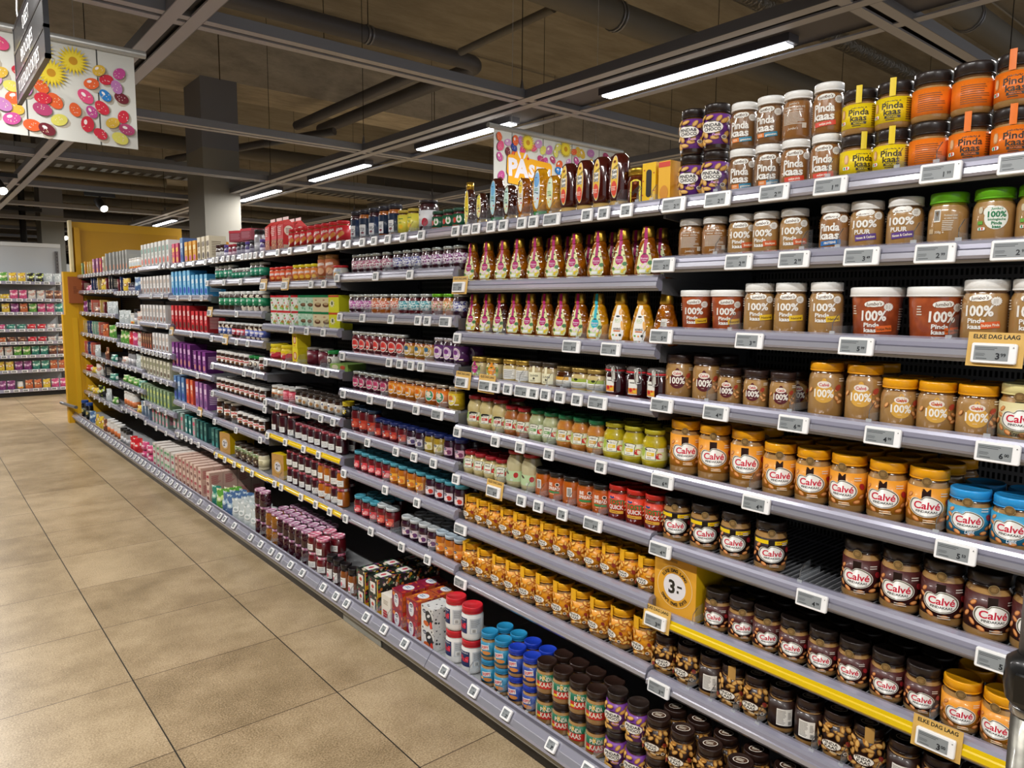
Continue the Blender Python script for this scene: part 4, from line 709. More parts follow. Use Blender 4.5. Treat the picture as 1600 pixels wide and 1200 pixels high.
# cartons, one mesh each: front colour, shade and light put into side and top colours, printed motif
def cart(key, name, desc, w, d, h, c, cs, ct, m1, m2, top=None, extra=None):
    def fr(a):
        a.put(rect(0, h*.70, w*.78, h*.20, .12), m1); a.put(ell(0, h*.24, w*.72, h*.26), m2)
        a.lines(0, h*.50, w*.6, h*.10, 3, m1, 3)
        if extra: extra(a)
    boxk(key, name, desc, w, d, h, c, side=cs, top=ct, arts=[('f', fr), ('r', lambda a: a.lines(0, h*.5, d*.7, h*.6, 9, m1, 5)) if d > .05 else ('f', lambda a: None)])
SB = 'sprinkles_box'
for k_, cn, c, cs, ct, m1, m2 in (('lb', 'pale blue', '#7cc0e6', '#3f96cc', '#9cd2ee', '#d8ecf8', '#2a50c0'), ('rd', 'bright red', '#d2242c', '#9c141c', '#e04a50', '#f0c4c0', '#5a3a2c'), ('pp', 'purple', '#7c2c84', '#521a5c', '#94489a', '#d8b0d8', '#c88a80'), ('bl', 'slate blue', '#5c86b8', '#3c5c94', '#86a8cc', '#c4d4e8', '#2a3ca0'), ('or', 'orange-red', '#e0683c', '#b83c2c', '#ea8a60', '#f2d0c0', '#c8221c'), ('lp', 'lilac', '#a86ca8', '#70407c', '#bc8cc0', '#e4cce4', '#6a4a80')):
    cart(k_+'T', SB, 'tall %s sprinkles box' % cn, .064, .13, .198, c, cs, ct, m1, m2); cart(k_+'S', SB, 'short %s sprinkles box' % cn, .064, .13, .160, c, cs, ct, m1, m2)
cart('pbx', SB, 'tall pink and yellow box', .070, .12, .165, '#e04a74', '#b83c5c', '#e87898', '#f6c63c', '#f0b43c'); cart('yob', SB, 'golden yellow box', .066, .12, .160, '#e8a81c', '#c8841a', '#f0c04c', '#f6e0a0', '#c85a9a'); cart('crb', SB, 'cream box with brown motif', .060, .12, .175, '#e6dcc4', '#cfc3a8', '#efe8d8', '#6a5a44', '#4c3a2c')
cart('wob', 'baking_mix_box', 'white baking box, orange motif', .064, .13, .205, '#e6e6e2', '#d8d8d4', '#eeeeec', '#7aa89a', '#e0583c')
cart('wbb', 'baking_mix_box', 'white baking box, brown figure motif', .066, .13, .158, '#e4e2e0', '#d2d0ce', '#eeeceb', '#c8b8ac', '#8a5a44'); cart('brb', 'baking_mix_box', 'brown patterned baking box', .050, .11, .140, '#7a5240', '#5c3c30', '#8c6450', '#c89a6c', '#c85a3c')
cart('grb', 'baking_mix_box', 'ivory baking box, olive motif', .066, .13, .150, '#d8d4c0', '#b8b49c', '#e2dece', '#8a8c68', '#5c4a34'); cart('gnb', 'baking_mix_box', 'green and grey printed baking box', .064, .13, .150, '#8ca884', '#6c8460', '#a4b898', '#c8d47c', '#a8b84c'); cart('gyb', 'baking_mix_box', 'grey blue baking box', .070, .12, .150, '#7c92a8', '#5c7084', '#94a8bc', '#b8c8d8', '#3c4c64')
cart('tlb', 'baking_mix_box', 'teal box', .064, .12, .150, '#1c7c78', '#145854', '#2c9490', '#a8d8d4', '#d8e4e0'); cart('mxb', 'baking_mix_box', 'pink and teal patterned pack', .060, .11, .150, '#9cb4ac', '#6c8078', '#b8c8c4', '#c84a70', '#d88a9c'); cart('gry', 'baking_mix_box', 'grey slab box', .058, .13, .200, '#b0b0ac', '#8c8c88', '#c4c4c0', '#98988f', '#d8804c')
cart('lil', 'baking_mix_box', 'mauve cookie box', .075, .14, .170, '#b878a0', '#8c5478', '#c890b4', '#e8c0d0', '#e8963c'); cart('pkc', 'drink_carton', 'pink and brown drink carton', .060, .095, .105, '#dcc4b4', '#c8a494', '#dcc0b0', '#a83848', '#6a3028'); cart('tea2', 'baking_mix_box', 'dark teal slim box', .056, .12, .150, '#1d5c58', '#123c3c', '#2c706c', '#4c8c84', '#2f8f88')
cart('wpk', 'drink_carton', 'white multipack with green stripe', .080, .110, .100, '#d4d0c8', '#c0b4ac', '#dcd4cc', '#5c9c6c', '#a83a58'); cart('book', 'cake_kit_box', 'slanting multicolour kit', .030, .12, .150, '#4c6ca8', '#c86050', '#8cb4a0', '#e8c890', '#d86050'); cart('redkit', 'cake_kit_box', 'dark red kit box', .050, .12, .130, '#8c1c2c', '#6c141f', '#a03444', '#d8c8b8', '#3a3a3c')
for k_, c_ in (('bkb', '#2c3c6c'), ('bkm', '#8cb8a0'), ('bkc', '#d86a58'), ('bky', '#d8b45c'), ('bkk', '#24242c')): cart(k_, 'cake_kit_box', {'bkb': 'navy', 'bkm': 'mint', 'bkc': 'coral', 'bky': 'sand yellow', 'bkk': 'black'}[k_]+' slim kit', .034, .10, .150, c_, c_, c_, '#e8dcc8', '#b0a090')
def carton():
    w, d, h = .072, .072, .195; mb = MB(); R_ = M('#c81e20', .45); B_ = blobs('nut_carton_print', '#a8281c', ['#c8742c', '#8a3a1c', '#d8944c'], 95, .45)
    mb.box(-w/2, -d/2, 0, w/2, d/2, h*.76, R_); g = MB()
    mb.v += [(-w/2, -d/2, h*.76), (w/2, -d/2, h*.76), (w/2, d/2, h*.76), (-w/2, d/2, h*.76), (-w/2, 0, h*.92), (w/2, 0, h*.92)]; n = len(mb.v)-6
    for f in ((0, 1, 5, 4), (1, 2, 5), (2, 3, 4, 5), (3, 0, 4)): mb.poly([n+i for i in f], M('#d8403c', .45))
    mb.box(-w/2, -.0015, h*.915, w/2, .0015, h, M('#e4c8c4', .5))
    a = Art(mb, lambda x, z, o: (x, -d/2-o, z), None); a.put(rect(0, .035, w, .07), B_ and '#a04a2c'); a.nuts(rnuts(3, 12, -.03, .03, .006, .06), '#d89a54', '#a86028', .016); a.lines(0, .115, .05, .05, 5, '#f0c8c0', 3)
    a = Art(mb, lambda x, z, o: (w/2+o, x, z), None); a.put(ell(0, .115, .056, .056), '#e8dcc8'); a.lines(0, .115, .036, .03, 4, '#5a3a2c', 3); a.put(ell(.010, .040, .030, .060), '#2c2422'); a.put(ell(.012, .05, .018, .03), '#d8d0c4'); a.put(rect(-.014, .02, .04, .03), '#c8b8a0')
    reg('cart', 'peanut_carton', 'box', 'red gable-top carton with nut print', [('', mb.mesh('cart'))], h, d, w)
carton()
GB = blobs('green_white_print', '#dfe4da', ['#7ab84c', '#e8e8e0', '#5a9a3c', '#c8403c', '#8cc860'], 70, .48); MNB = blobs('mint_print', '#b8d8c0', ['#9cc8a8', '#d0e4d0', '#7ab090'], 60, .4)
boxk('gbx', 'crispbread_tub', 'green and white tub with red lid', .067, .090, .088, GB, top='#c82c34', arts=[('f', lambda a: (a.put(rect(0, .082, .067, .012), '#c82c34'), a.put(ell(0, .05, .03, .03), '#e8e8e4'), a.put(ell(.01, .024, .03, .016), '#b8843c')))], cat='tub')
boxk('mbx', 'crispbread_tub', 'mint tub with dark green lid', .067, .090, .088, MNB, top='#1c7c4c', arts=[('f', lambda a: (a.put(rect(0, .082, .067, .012), '#1c7c4c'), a.put(ell(.004, .036, .040, .020), '#6a4c34'), a.put(ell(.004, .040, .028, .012), '#8a6a4c')))], cat='tub')
boxk('cbx2', 'crispbread_tub', 'cream tub with dark green lid', .067, .090, .088, '#d8cca4', top='#1c7c4c', arts=[('f', lambda a: (a.put(rect(0, .082, .067, .012), '#1c7c4c'), a.put(ell(.0, .036, .044, .024), '#6a442c'), a.put(ell(.0, .042, .03, .014), '#b8a078'), a.lines(-.01, .062, .02, .008, 2, '#a83a2c', 2)))], cat='tub')
boxk('ybx2', 'crispbread_tub', 'lime yellow tub with red lid', .078, .090, .088, '#d8d824', top='#c8402c', arts=[('f', lambda a: (a.put(rect(0, .082, .078, .010), '#c8502c'), a.put(star(-.012, .044, .022, 8, .6), '#e8e4b8'), a.put(ell(-.012, .046, .012, .02), '#4c5a2c')))], cat='tub')
boxk('ybx3', 'cocoa_box', 'small yellow box with red roundel', .070, .080, .088, '#e8d41c', top='#ecdc3c', arts=[('f', lambda a: (a.put(ell(0, .044, .044, .044), '#c8402c'), a.put(ell(0, .044, .032, .034), '#e8c89c'), a.lines(0, .012, .04, .008, 1, '#c8402c', 2)))])
boxk('flat', 'bag_of_bread', 'flat green packet of crispbread', .140, .120, .034, '#8cb054', top='#94b860', arts=[('f', lambda a: (a.put(ell(-.03, .018, .05, .024), '#d8d0b0'), a.put(ell(.03, .018, .04, .02), '#c8583c')))], cat='packet')
boxk('redtray', 'baking_cup_tub', 'clear red tub of baking cups', .110, .100, .072, '#8c2438', top='#c02438', arts=[('f', lambda a: (a.put(rect(0, .064, .114, .014), '#c02438'), a.lines(0, .032, .09, .04, 6, '#b87484', 4)))], cat='tub')
# soft packs: pillowy bags
def bag(key, desc, w, d, h, c, c2, c3, name='pouch', cat='bag'):
    mb = MB(); mt = blobs('bag_'+key, c, [c2, c3, c], 30, .5); n0 = len(mb.v); nx, nz = 7, 8
    for s_ in (-1, 1):
        n = len(mb.v)
        for j in range(nz+1):
            for i in range(nx+1):
                u, v = i/nx, j/nz; t = (sin(pi*u)**.5)*(1-.92*v**3)*(.72+.28*sin(pi*min(1, v*1.6)))
                wob = .06*sin(9*u+5*v+len(key)); mb.v.append(((u-.5)*w*(1-.06*sin(pi*v)), s_*d/2*t*(1+wob), h*(v-.02*sin(6*u)*v)))
        for j in range(nz):
            for i in range(nx):
                q = [n+j*(nx+1)+i, n+j*(nx+1)+i+1, n+(j+1)*(nx+1)+i+1, n+(j+1)*(nx+1)+i]
                uv = [(a/nx*w, b/nz*h) for a, b in ((i, j), (i+1, j), (i+1, j+1), (i, j+1))]
                mb.poly(q if s_ < 0 else q[::-1], mt, uv if s_ < 0 else uv[::-1], True)
    a = Art(mb, lambda x, z, o: (x, -d/2*(sin(pi*min(max(x/w+.5, 0), 1))**.5)*(.9)*(1-.92*(z/h)**3)-o-.004, z), w/8, h/8)
    a.put(ell(0, h*.5, w*.5, h*.26), c2); a.put(ell(0, h*.5, w*.3, h*.12), c3)
    reg(key, name, cat, desc, [('', mb.mesh(key))], h, d, w)
for t_ in (('b_red', 'red snack bag', '#c8202c', '#e84a50', '#f0e0d8'), ('b_grn', 'green snack bag', '#5c9c3c', '#c8d890', '#e8e4d0'), ('b_yel', 'yellow snack bag', '#e0c03c', '#b8843c', '#f0e8c8'), ('b_blk', 'black snack bag, lime panel', '#1c1e1c', '#b8c83c', '#e0e4d8'), ('b_clr', 'frosted clear bag of candy', '#c0c8c8', '#e4e8e8', '#a8b4b4'), ('b_org', 'orange snack bag', '#c86838', '#8a3c24', '#e8c8a0'),
           ('b_pnk', 'pink snack bag', '#c84878', '#e898b0', '#f0d8dc'), ('b_pur', 'purple snack bag', '#7c2c6c', '#b878a8', '#e0c8d8'), ('b_blu', 'blue snack bag', '#4c6c98', '#a8c0d0', '#dce4e8'), ('b_tea', 'teal snack bag', '#2c7c6c', '#8cc0a8', '#dce8e0'), ('b_brn', 'brown biscuit pack', '#6c4030', '#b87850', '#e0c8a8'), ('b_wht', 'white biscuit pack', '#d8d4cc', '#c88878', '#b0a898')):
    bag(t_[0], t_[1], .105, .050, .135, *t_[2:])
    bag(t_[0]+'f', t_[1].replace('bag', 'packet').replace('pack', 'packet').replace('packetet', 'packet'), .120, .070, .070, *t_[2:], name='snack_packet', cat='packet')
SH = {0: [1.82, 1.658, 1.459, 1.264, 1.045, 0.842, 0.622, 0.422], 1: [1.82, 1.608, 1.412, 1.243, 1.043, 0.852, 0.655, 0.434], 2: [1.82, 1.663, 1.473, 1.281, 1.095, 0.888, 0.692, 0.461], 3: [1.82, 1.636, 1.39, 1.182, 0.938, 0.738, 0.456], 4: [1.82, 1.667, 1.462, 1.281, 1.087, 0.892, 0.692, 0.45], 5: [1.815, 1.563, 1.292, 0.99, 0.714, 0.462], 6: [1.82, 1.58, 1.33, 1.085, 0.855, 0.597, 0.42], 7: [1.815, 1.61, 1.292, 1.092, 0.882, 0.692, 0.438], 9: [1.82, 1.63, 1.377, 1.125, 0.87, 0.655, 0.4], 8: [1.82, 1.63, 1.377, 1.125, 0.87, 0.655, 0.4]}
GOODS = """
0 1 pch 1.282,1.206 t2
0 1 jblue 1.123,1.047 t2
0 1 jred 0.974,0.896 
0 1 jback 0.974 z1
0 1 jred 0.896 z1
0 1 jy 0.82,0.742 t2
0 1 jo 0.587,0.518,0.447 
0 1 job 0.654 
0 1 job 0.654,0.587 z1
0 1 jo 0.518,0.447 z1
0 2 jback 1.277,1.199 
0 2 jnut 1.117,1.044,0.967 
0 2 jprot 0.863 
0 2 jpuur 0.79,0.706 
0 2 jgreenb 0.619 
0 2 jgreen 0.533,0.458 
0 3 bsmall 1.258,1.157 
0 3 jnat 1.057,0.97,0.877 
0 3 bbig 0.764,0.636 
0 3 jlarge 0.534,0.456 
0 4 cdt 1.306,1.211 b1
0 4 cds1 1.132,1.052,0.976 b1
0 4 cyt 0.866,0.774 b1
0 4 cys1 0.691,0.612,0.538 b2
0 4 ccream 0.461 b1
0 5 cyl 1.279,1.18,1.076 b1
0 5 cym 0.979,0.888,0.799,0.708,0.617 b2
0 5 cblue 0.535,0.46 b1
0 6 cgr 1.298,1.201,1.1,0.994 
0 6 cbr 0.755,0.665,0.577,0.489,0.403 
0 7 promo3 1.268 
0 7 cds 1.144,1.066,0.99,0.913,0.834,0.757,0.678,0.601 b2
0 7 cys 0.52,0.447 b2
0 8 nut 1.318,1.235 
0 8 nutb 1.155 
0 8 nutw 1.081 
0 8 nut 1.009 
0 8 nutb 0.935,0.859 
0 8 nut 0.785 
0 8 nutw 0.71 
0 8 nutb 0.629 
0 8 nut 0.553,0.477,0.398 
0 9 nut 1.243,1.158,1.068,0.975 t2 b1
0 9 nutb 0.886 t2 b1
0 9 nut 0.793,0.699,0.603,0.506 t2 b1
1 1 hyelT 2.306 
1 1 hyelS 2.229 
1 1 hblT 2.143 
1 1 hblS 2.065 
1 1 hamb 1.987 
1 1 hbl2 1.903 
1 1 hgrS 1.829 
1 1 bee 1.746,1.665,1.604,1.556 
1 1 lang 1.504 
1 1 ybx 1.442 
1 1 obx 1.352 
1 2 sqp 2.302,2.204,2.108,2.022,1.926,1.831,1.732,1.627,1.528,1.431 b1
1 3 sqp 2.291,2.199 
1 3 sqd 2.11 
1 3 sqp 2.034,1.959,1.879,1.797,1.713 
1 3 sqt 1.626 
1 3 sqw 1.53,1.442 
1 3 sqb 1.355 
1 4 hjp 2.255 
1 4 hjo 2.163 
1 4 hjw 2.063,1.99 
1 4 hjc 1.917,1.843 
1 4 hjd 1.77 
1 4 hjl 1.703,1.635 
1 4 clip 1.549,1.462,1.38 
1 5 must 2.276,2.199,2.122 b1
1 5 mustr 2.052,1.981 
1 5 mgw 1.893,1.827 b1
1 5 mgo 1.756,1.695,1.633 b1
1 5 my 1.562,1.494,1.427 b1
1 6 mus 2.306,2.248,2.182,2.113 b1
1 6 muL 2.033,1.942 
1 6 sprb 1.873 
1 6 spr 1.807 
1 6 sprb 1.739 
1 6 spr 1.666,1.59 
1 6 tosti 1.515,1.451,1.385 b1
1 7 yp 2.297,2.222,2.146,2.071,1.996,1.92,1.845,1.77,1.694,1.619,1.544,1.468,1.393 b2
1 8 yp2 2.312,2.215,2.117,2.036,1.951,1.864,1.772,1.683,1.59,1.497,1.401 b2
1 9 white 2.26,2.153 t2
1 9 skt 2.032,1.952 t2 b1
1 9 skb 1.873,1.793 t2 b1
1 9 gr 1.72,1.641,1.563,1.486 t2 b1
1 9 pch 1.399,1.318 t2
2 1 sdf 3.239 
2 1 sda 3.156 
2 1 sdf 3.063 
2 1 sda 2.969,2.883 
2 1 yj 2.802,2.723 
2 1 cran 2.627 
2 1 grd 2.531,2.453,2.387 
2 2 fpk 3.232,3.174,3.105,3.038,2.944 
2 2 fpb 2.848,2.767,2.694 
2 2 fpl 2.614,2.535,2.454,2.383 
2 3 fpu 3.272,3.2,3.123 
2 3 for 3.049,2.972,2.874 
2 3 fte 2.803,2.718,2.626 
2 3 fgr 2.539 
2 3 fgo 2.455 
2 3 fpb 2.383 
2 4 blo 3.246,3.174,3.104,3.036,2.965,2.901,2.828 
2 4 sma 2.758,2.674,2.599 
2 4 pur 2.521,2.451,2.379 b1
2 5 pk 3.246,3.18,3.11,3.042,2.975 
2 5 org 2.9,2.826,2.75,2.672 
2 5 ogr 2.591,2.508 
2 5 yel 2.416 
2 6 herL 3.267,3.187,3.103 
2 6 her 3.035,2.963,2.893,2.819 
2 6 herd 2.748,2.674 
2 6 hery 2.598,2.529 
2 6 herp 2.453,2.376 b1
2 7 tea 3.247,3.174,3.103,3.034,2.968 b1
2 7 teo 2.897,2.823,2.746,2.672 b1
2 7 ted 2.595,2.521,2.45,2.376 b1
2 8 tea 3.255,3.175,3.097 b2
2 8 wlr 3.022,2.943 
2 8 wld 2.799,2.728,2.654,2.582 b2
2 8 wlo 2.513,2.451,2.386 b1
2 9 gd 3.331,3.257 
2 9 gda 3.177,3.097 
2 9 fbx 2.97,2.855 t2 b2
2 9 cbx 2.74 
2 9 hbx 2.642 t2 b1
2 9 hbx2 2.523 t2 b1
2 9 wbx 2.406 t2
3 1 cart 4.302,4.204,4.11 b1
3 1 redj 3.984,3.906,3.83,3.74,3.653,3.569,3.48,3.395 
3 2 orj 4.277,4.199,4.119,4.036 
3 2 orjy 3.943,3.866,3.783,3.702 
3 2 tallw 3.616,3.525 
3 2 tub2 3.438 
3 3 gbx 4.246,4.15,4.053,3.95 t2
3 3 mbx 3.855,3.756 t2
3 3 cbx2 3.66,3.563 t2
3 3 ybx2 3.463 t2
3 4 ytub 4.302,4.137 
3 4 ybx3 3.946 t2
3 4 rib 3.776,3.631 
3 4 nug 3.525 
3 4 flat 3.422 
3 5 wjo 4.3,4.212 
3 5 wjp 4.126,4.042 b1
3 5 dlj 3.952,3.865,3.781,3.699,3.62,3.536,3.454 b1
3 5 beej 3.368 
3 6 bmL 4.316,4.197,4.074 
3 6 bm 3.965,3.877,3.792,3.71,3.622,3.538,3.448 b2
3 7 promo2 4.277 
3 7 bm 4.102,4.019,3.929,3.842,3.758 t2 b1
3 7 bma 3.676,3.597 t2 b1
3 7 bm 3.52 t2 b1
3 7 bma 3.446 t2
3 9 qj 4.314,4.232 t3
3 9 qja 4.142,4.055 t2 b2
3 9 qj 3.97,3.888,3.808,3.722,3.639 t2 b2
3 9 qjp 3.551,3.45 t2 b1
4 1 spw 5.236,5.157 
4 1 sppu 5.066 
4 1 spr2 4.984,4.904 
4 1 spj 4.826,4.751 
4 1 sppu 4.671 
4 1 spj 4.593 
4 1 cyljar 4.507 
4 1 sppu 4.423 
4 1 redtray 4.88,4.671 u0.095
4 2 gcj 5.268,5.18,5.089,5 
4 2 gcs 4.932,4.866,4.8,4.737,4.674 
4 2 gcj 4.596,4.52,4.441 
4 3 gcb 5.21,5.105,5.003,4.898 
4 3 gcw 4.785,4.676,4.571,4.474 
4 4 pen 5.244,5.151,5.06 
4 4 penr 4.972,4.886,4.803 
4 4 penw 4.721,4.642,4.565,4.484 
4 5 nus 5.308,5.217,5.126,5.035,4.945,4.854,4.763 b1
4 5 nug 4.671,4.582 
4 5 nus 4.495 
4 6 nus 5.33,5.238,5.146,5.054,4.962,4.869,4.777,4.685,4.593,4.501 b1
4 7 nub 5.339,5.189,5.046 
4 7 nus 4.921,4.824,4.724,4.627,4.534 
4 8 tea2 5.467,5.381 
4 8 promo2 5.243 
4 8 tumb 4.995,4.883,4.77,4.66 
4 8 tumw 4.56 
4 9 pkc 5.22 t2 b3
4 9 b_tea 5.11 
4 9 b_grn 5.004 b2
4 9 b_blu 4.889,4.789 b2
4 9 b_clr 4.681,4.577,4.476,4.389 b2
5 1 pbx 6.28,6.173 
5 1 blT 6.052 
5 1 yob 5.936,5.83,5.728 b1
5 1 crb 5.621,5.517,5.416 
5 2 lbT 6.338,6.23,6.124,6.014,5.906 
5 2 lbS 5.801,5.7,5.594,5.491 
5 3 rdT 6.381,6.271,6.165,6.053,5.944 
5 3 rdS 5.839,5.736,5.629,5.525 
5 4 ppT 6.41,6.3,6.193,6.088,5.979 
5 4 ppS 5.824,5.714,5.607 
5 5 blT 6.397,6.288,6.181 
5 5 orT 6.051,5.943 
5 5 lpT 5.813,5.711,5.604 
5 6 mxb 6.474,6.362,6.254 
5 6 tlb 6.13,6.028 
5 6 mxb 5.928 
5 6 tea2 5.831,5.736,5.643 
5 9 pkc 5.998,5.895,5.795,5.698,5.603,5.511,5.406 t2 b3
5 9 wpk 6.23,6.103 t2 b2
6 1 wob 7.278,7.159,7.04,6.921,6.802,6.683,6.564,6.445 
6 2 wbb 7.348,7.238,7.127,7.017,6.906,6.796,6.686,6.575,6.465 
6 3 wbb 7.398,7.287,7.176,7.065,6.955,6.844,6.733,6.622 
6 4 brb 7.447,7.367,7.286,7.205,7.125 
6 4 wbb 7.015,6.907,6.8,6.692,6.585 
6 5 grb 7.492,7.378,7.265,7.151,7.038,6.925,6.811,6.697,6.584 
6 6 gnb 7.544,7.429,7.314,7.2,7.085,6.97,6.856,6.741,6.626 
6 7 gyb 7.554,7.436,7.317 
6 7 mxb 7.159,7.048,6.937,6.826,6.715 
6 9 b_pnkf 7.09,6.869 t2
6 9 wpk 6.658,6.537,6.419,6.305 t2 b2
7 1 gry 8.282,8.153,8.025,7.896 
7 1 wpot 7.791,7.683,7.575,7.467 
7 2 redkit 8.33 
7 2 bkb 8.216 
7 2 b_yel 8.049 
7 2 spj 7.888,7.81,7.733 
7 2 b_blu 7.582 
7 3 b_clr 8.319,8.094 
7 3 wpot 7.879 
7 3 cyljar 7.724 
7 3 b_wht 7.574 
7 4 b_grn 8.424,8.251 
7 4 b_red 8.057 
7 4 b_pnk 7.87 
7 4 b_wht 7.69 
7 5 b_whtf 8.415 
7 5 cyljar 8.158,8.022 
7 5 b_clr 7.811 
7 6 b_grnf 8.459,8.229,8.009 
7 6 b_teaf 7.799 
7 7 wht 8.519,8.401,8.286,8.174 
7 7 b_yelf 7.957 
7 9 wht 8.223,8.079 
7 9 cyljar 7.94,7.818,7.699 
7 9 b_red 7.495,7.348 
9 1 gnb 10.209 
9 1 yob 10.026 
9 1 bky 9.849,9.696 
9 1 lil 9.51 
8 1 lil 9.331 
8 1 pbx 9.157 
8 1 crb 9.022 
8 1 gry 8.858,8.669,8.486 
9 2 redkit 10.269 
9 2 b_pnkf 9.984 
9 2 bkb 9.676,9.528 
8 2 bky 9.313 
8 2 b_yel 9.107 
8 2 redkit 8.876 
8 2 bkk 8.717,8.593 
9 3 b_pur 10.224 
9 3 bkk 9.982 
9 3 bkc 9.75 
9 3 b_brnf 9.527 
8 3 bky 9.243 
8 3 redkit 9.04 
8 3 b_clr 8.812,8.595 
9 4 bky 10.343 
9 4 bkb 10.097,9.978 
9 4 bkm 9.785,9.635 
9 4 bkc 9.417 
8 4 b_org 9.14 
8 4 b_grn 8.781 
9 5 bkc 10.339 
9 5 bkb 10.134 
9 5 bkc 9.936 
9 5 b_clr 9.67,9.381 
8 5 b_brn 9.106 
8 5 b_teaf 8.813 
9 6 b_redf 10.447 
9 6 b_yelf 10.118 
9 6 b_wht 9.768 
9 6 b_whtf 9.439 
8 6 bkk 9.196 
8 6 b_teaf 8.899 
9 7 b_yelf 10.441,10.113 
9 7 b_blk 9.727 
9 7 b_clr 9.437 
8 7 b_clr 9.161 
8 7 b_grnf 8.866 
9 9 blucap 10.015,9.736 
9 9 b_blu 9.471 
8 9 b_yel 9.182,8.975 
8 9 b_brn 8.744 
8 9 wht 8.554,8.401 
"""
TAGS = """
0 1 L1.28 L1.14 L0.98 L0.84 L0.61 L0.47
0 2 L1.31 L1.07 L0.92 L0.76 L0.61 L0.47
0 3 L1.31 L1.03 L0.76 P0.49
0 4 L1.3 L1.12 L0.9 L0.69 L0.47
0 5 L1.29 L0.99 L0.53
0 6 L1.29 L0.83 L0.44
0 7 P1.3 P0.54
0 8 L1.28
1 1 S2.31 S2.24 S2.18 S2.09 S2.02 S1.92 S1.86 L1.77 S1.61 S1.54 S1.45
1 2 P2.29
1 3 S2.3 L1.67 L1.5
1 4 P2.27 P2.12 S2.06 S1.99 L1.92 S1.85 S1.79 S1.72 S1.64 L1.55
1 5 S2.3 S2.06 S1.92 S1.77 S1.53
1 6 S2.31 P2.07 S1.91 S1.82 S1.7 L1.56
1 7 L2.28
1 8 L2.28
2 1 S3.29 S3.19 S3.05 S2.94 S2.82 S2.69 S2.55
2 2 S3.31 S2.93 S2.64
2 3 S3.29 S3.06 S2.8 S2.58 S2.51 L2.38
2 4 S3.27 S2.82 S2.73 S2.64 S2.56
2 5 S3.27 S3 S2.82 S2.6 L2.44
2 6 S3.27 S3.03 S2.77 S2.62 S2.47
2 7 S3.28 S2.87 S2.6
2 8 S3.27 S3.01 S2.73 S2.52
3 1 S4.04 S3.87 S3.62 S3.45
3 2 P4.28 P3.96 S3.61 S3.46
3 3 S3.88 S3.68 S3.48
3 4 S4.27 S4 S3.72 S3.55 S3.45
3 5 S4.3 S4.11 S3.93 S3.69 S3.53 S3.39
3 6 S4.28 S4.01 S3.76 S3.57
3 7 S4.19 S4.09 S3.81 S3.62 S3.45
4 1 S5.16 S5.08 S4.96 S4.86 S4.76 S4.6 S4.53 S4.46 S4.38 S4.27
4 2 S5.31 S4.96 S4.65
4 3 P5.29 S4.74
4 4 S5.26 P4.99 S4.76 S4.56
4 5 S5.27 S4.64 S4.47
4 6 S5.29 S4.31
4 7 S5.27 S4.83 S4.4
4 8 S5.26 S5.08 S4.89 S4.73 S4.56
5 1 S6.07 S5.86 S5.61 S5.33
5 2 S6.05 S5.72 S5.45
5 3 P6.28 S5.73
5 4 S6.04 S5.62
5 5 S6.01 P5.62
5 6 S6.21 S6.1 S5.98 S5.85 S5.67
6 1 S6.53 S6.39 S6.26
6 2 S6.84 S6.49
6 3 S6.72 S6.38
6 4 S7.27 S7.13 S7 S6.87 S6.74 S6.62 S6.5 S6.38
6 5 S7.25 S7.06 S6.87 S6.66 S6.46
6 6 S7.27 S7.05 S6.79 S6.56
6 7 S7.26 S6.88 S6.57
7 1 S7.98 S7.84 S7.71 S7.5 S7.29
7 2 S8.11 S8 S7.89 S7.75 S7.6 S7.45 S7.3
7 3 S8.21 S8.07 S7.93 S7.8 S7.67
7 4 S8.2 S8.06 S7.9 S7.74 S7.58 S7.44
7 5 S8.25 S8.08 S7.92 S7.76 S7.55
7 6 S8.21 S8.04 S7.88 S7.67 S7.47
7 7 S8.21 S8.02 S7.8 S7.6
9 1 S9.83 S9.67 S9.52 S9.37
8 1 S9.23 S9.05 S8.88 S8.72 S8.56 S8.41 S8.26
9 2 S9.85 S9.65
8 2 S9.21 S8.94 S8.67 S8.43
9 3 S10.05 S9.81 S9.58
8 3 S9.28 S9 S8.68 S8.43
9 4 S10.09 S9.84 S9.61 S9.35
8 4 S9.11 S8.87 S8.65 S8.43
9 5 S9.96 S9.65 S9.35
8 5 S9.07 S8.84 S8.59
9 6 S9.99 S9.79
8 6 S9.2 S9.03 S8.87 S8.7
9 7 S9.95 S9.63 S9.34
8 7 S9.06 S8.8
"""
BASE_TAGS = [2.83, 2.67, 2.5, 2.21, 2.02, 1.83, 1.6, 1.44, 1.27, 4.26, 4.1, 3.94, 3.83, 3.67, 3.52, 3.27, 3.13, 3.02, 5.25, 5.05, 4.82, 4.73, 4.55, 9.71, 9.5, 9.31, 9.12, 8.93, 8.76, 8.58, 8.42, 8.26, 8.1, 7.95, 7.81, 7.67, 7.53, 7.39, 7.27, 7.14, 7.02, 6.9, 6.79, 6.63, 6.49, 6.35, 6.21, 6.08, 5.96, 5.83, 5.72, 5.6, 5.49]
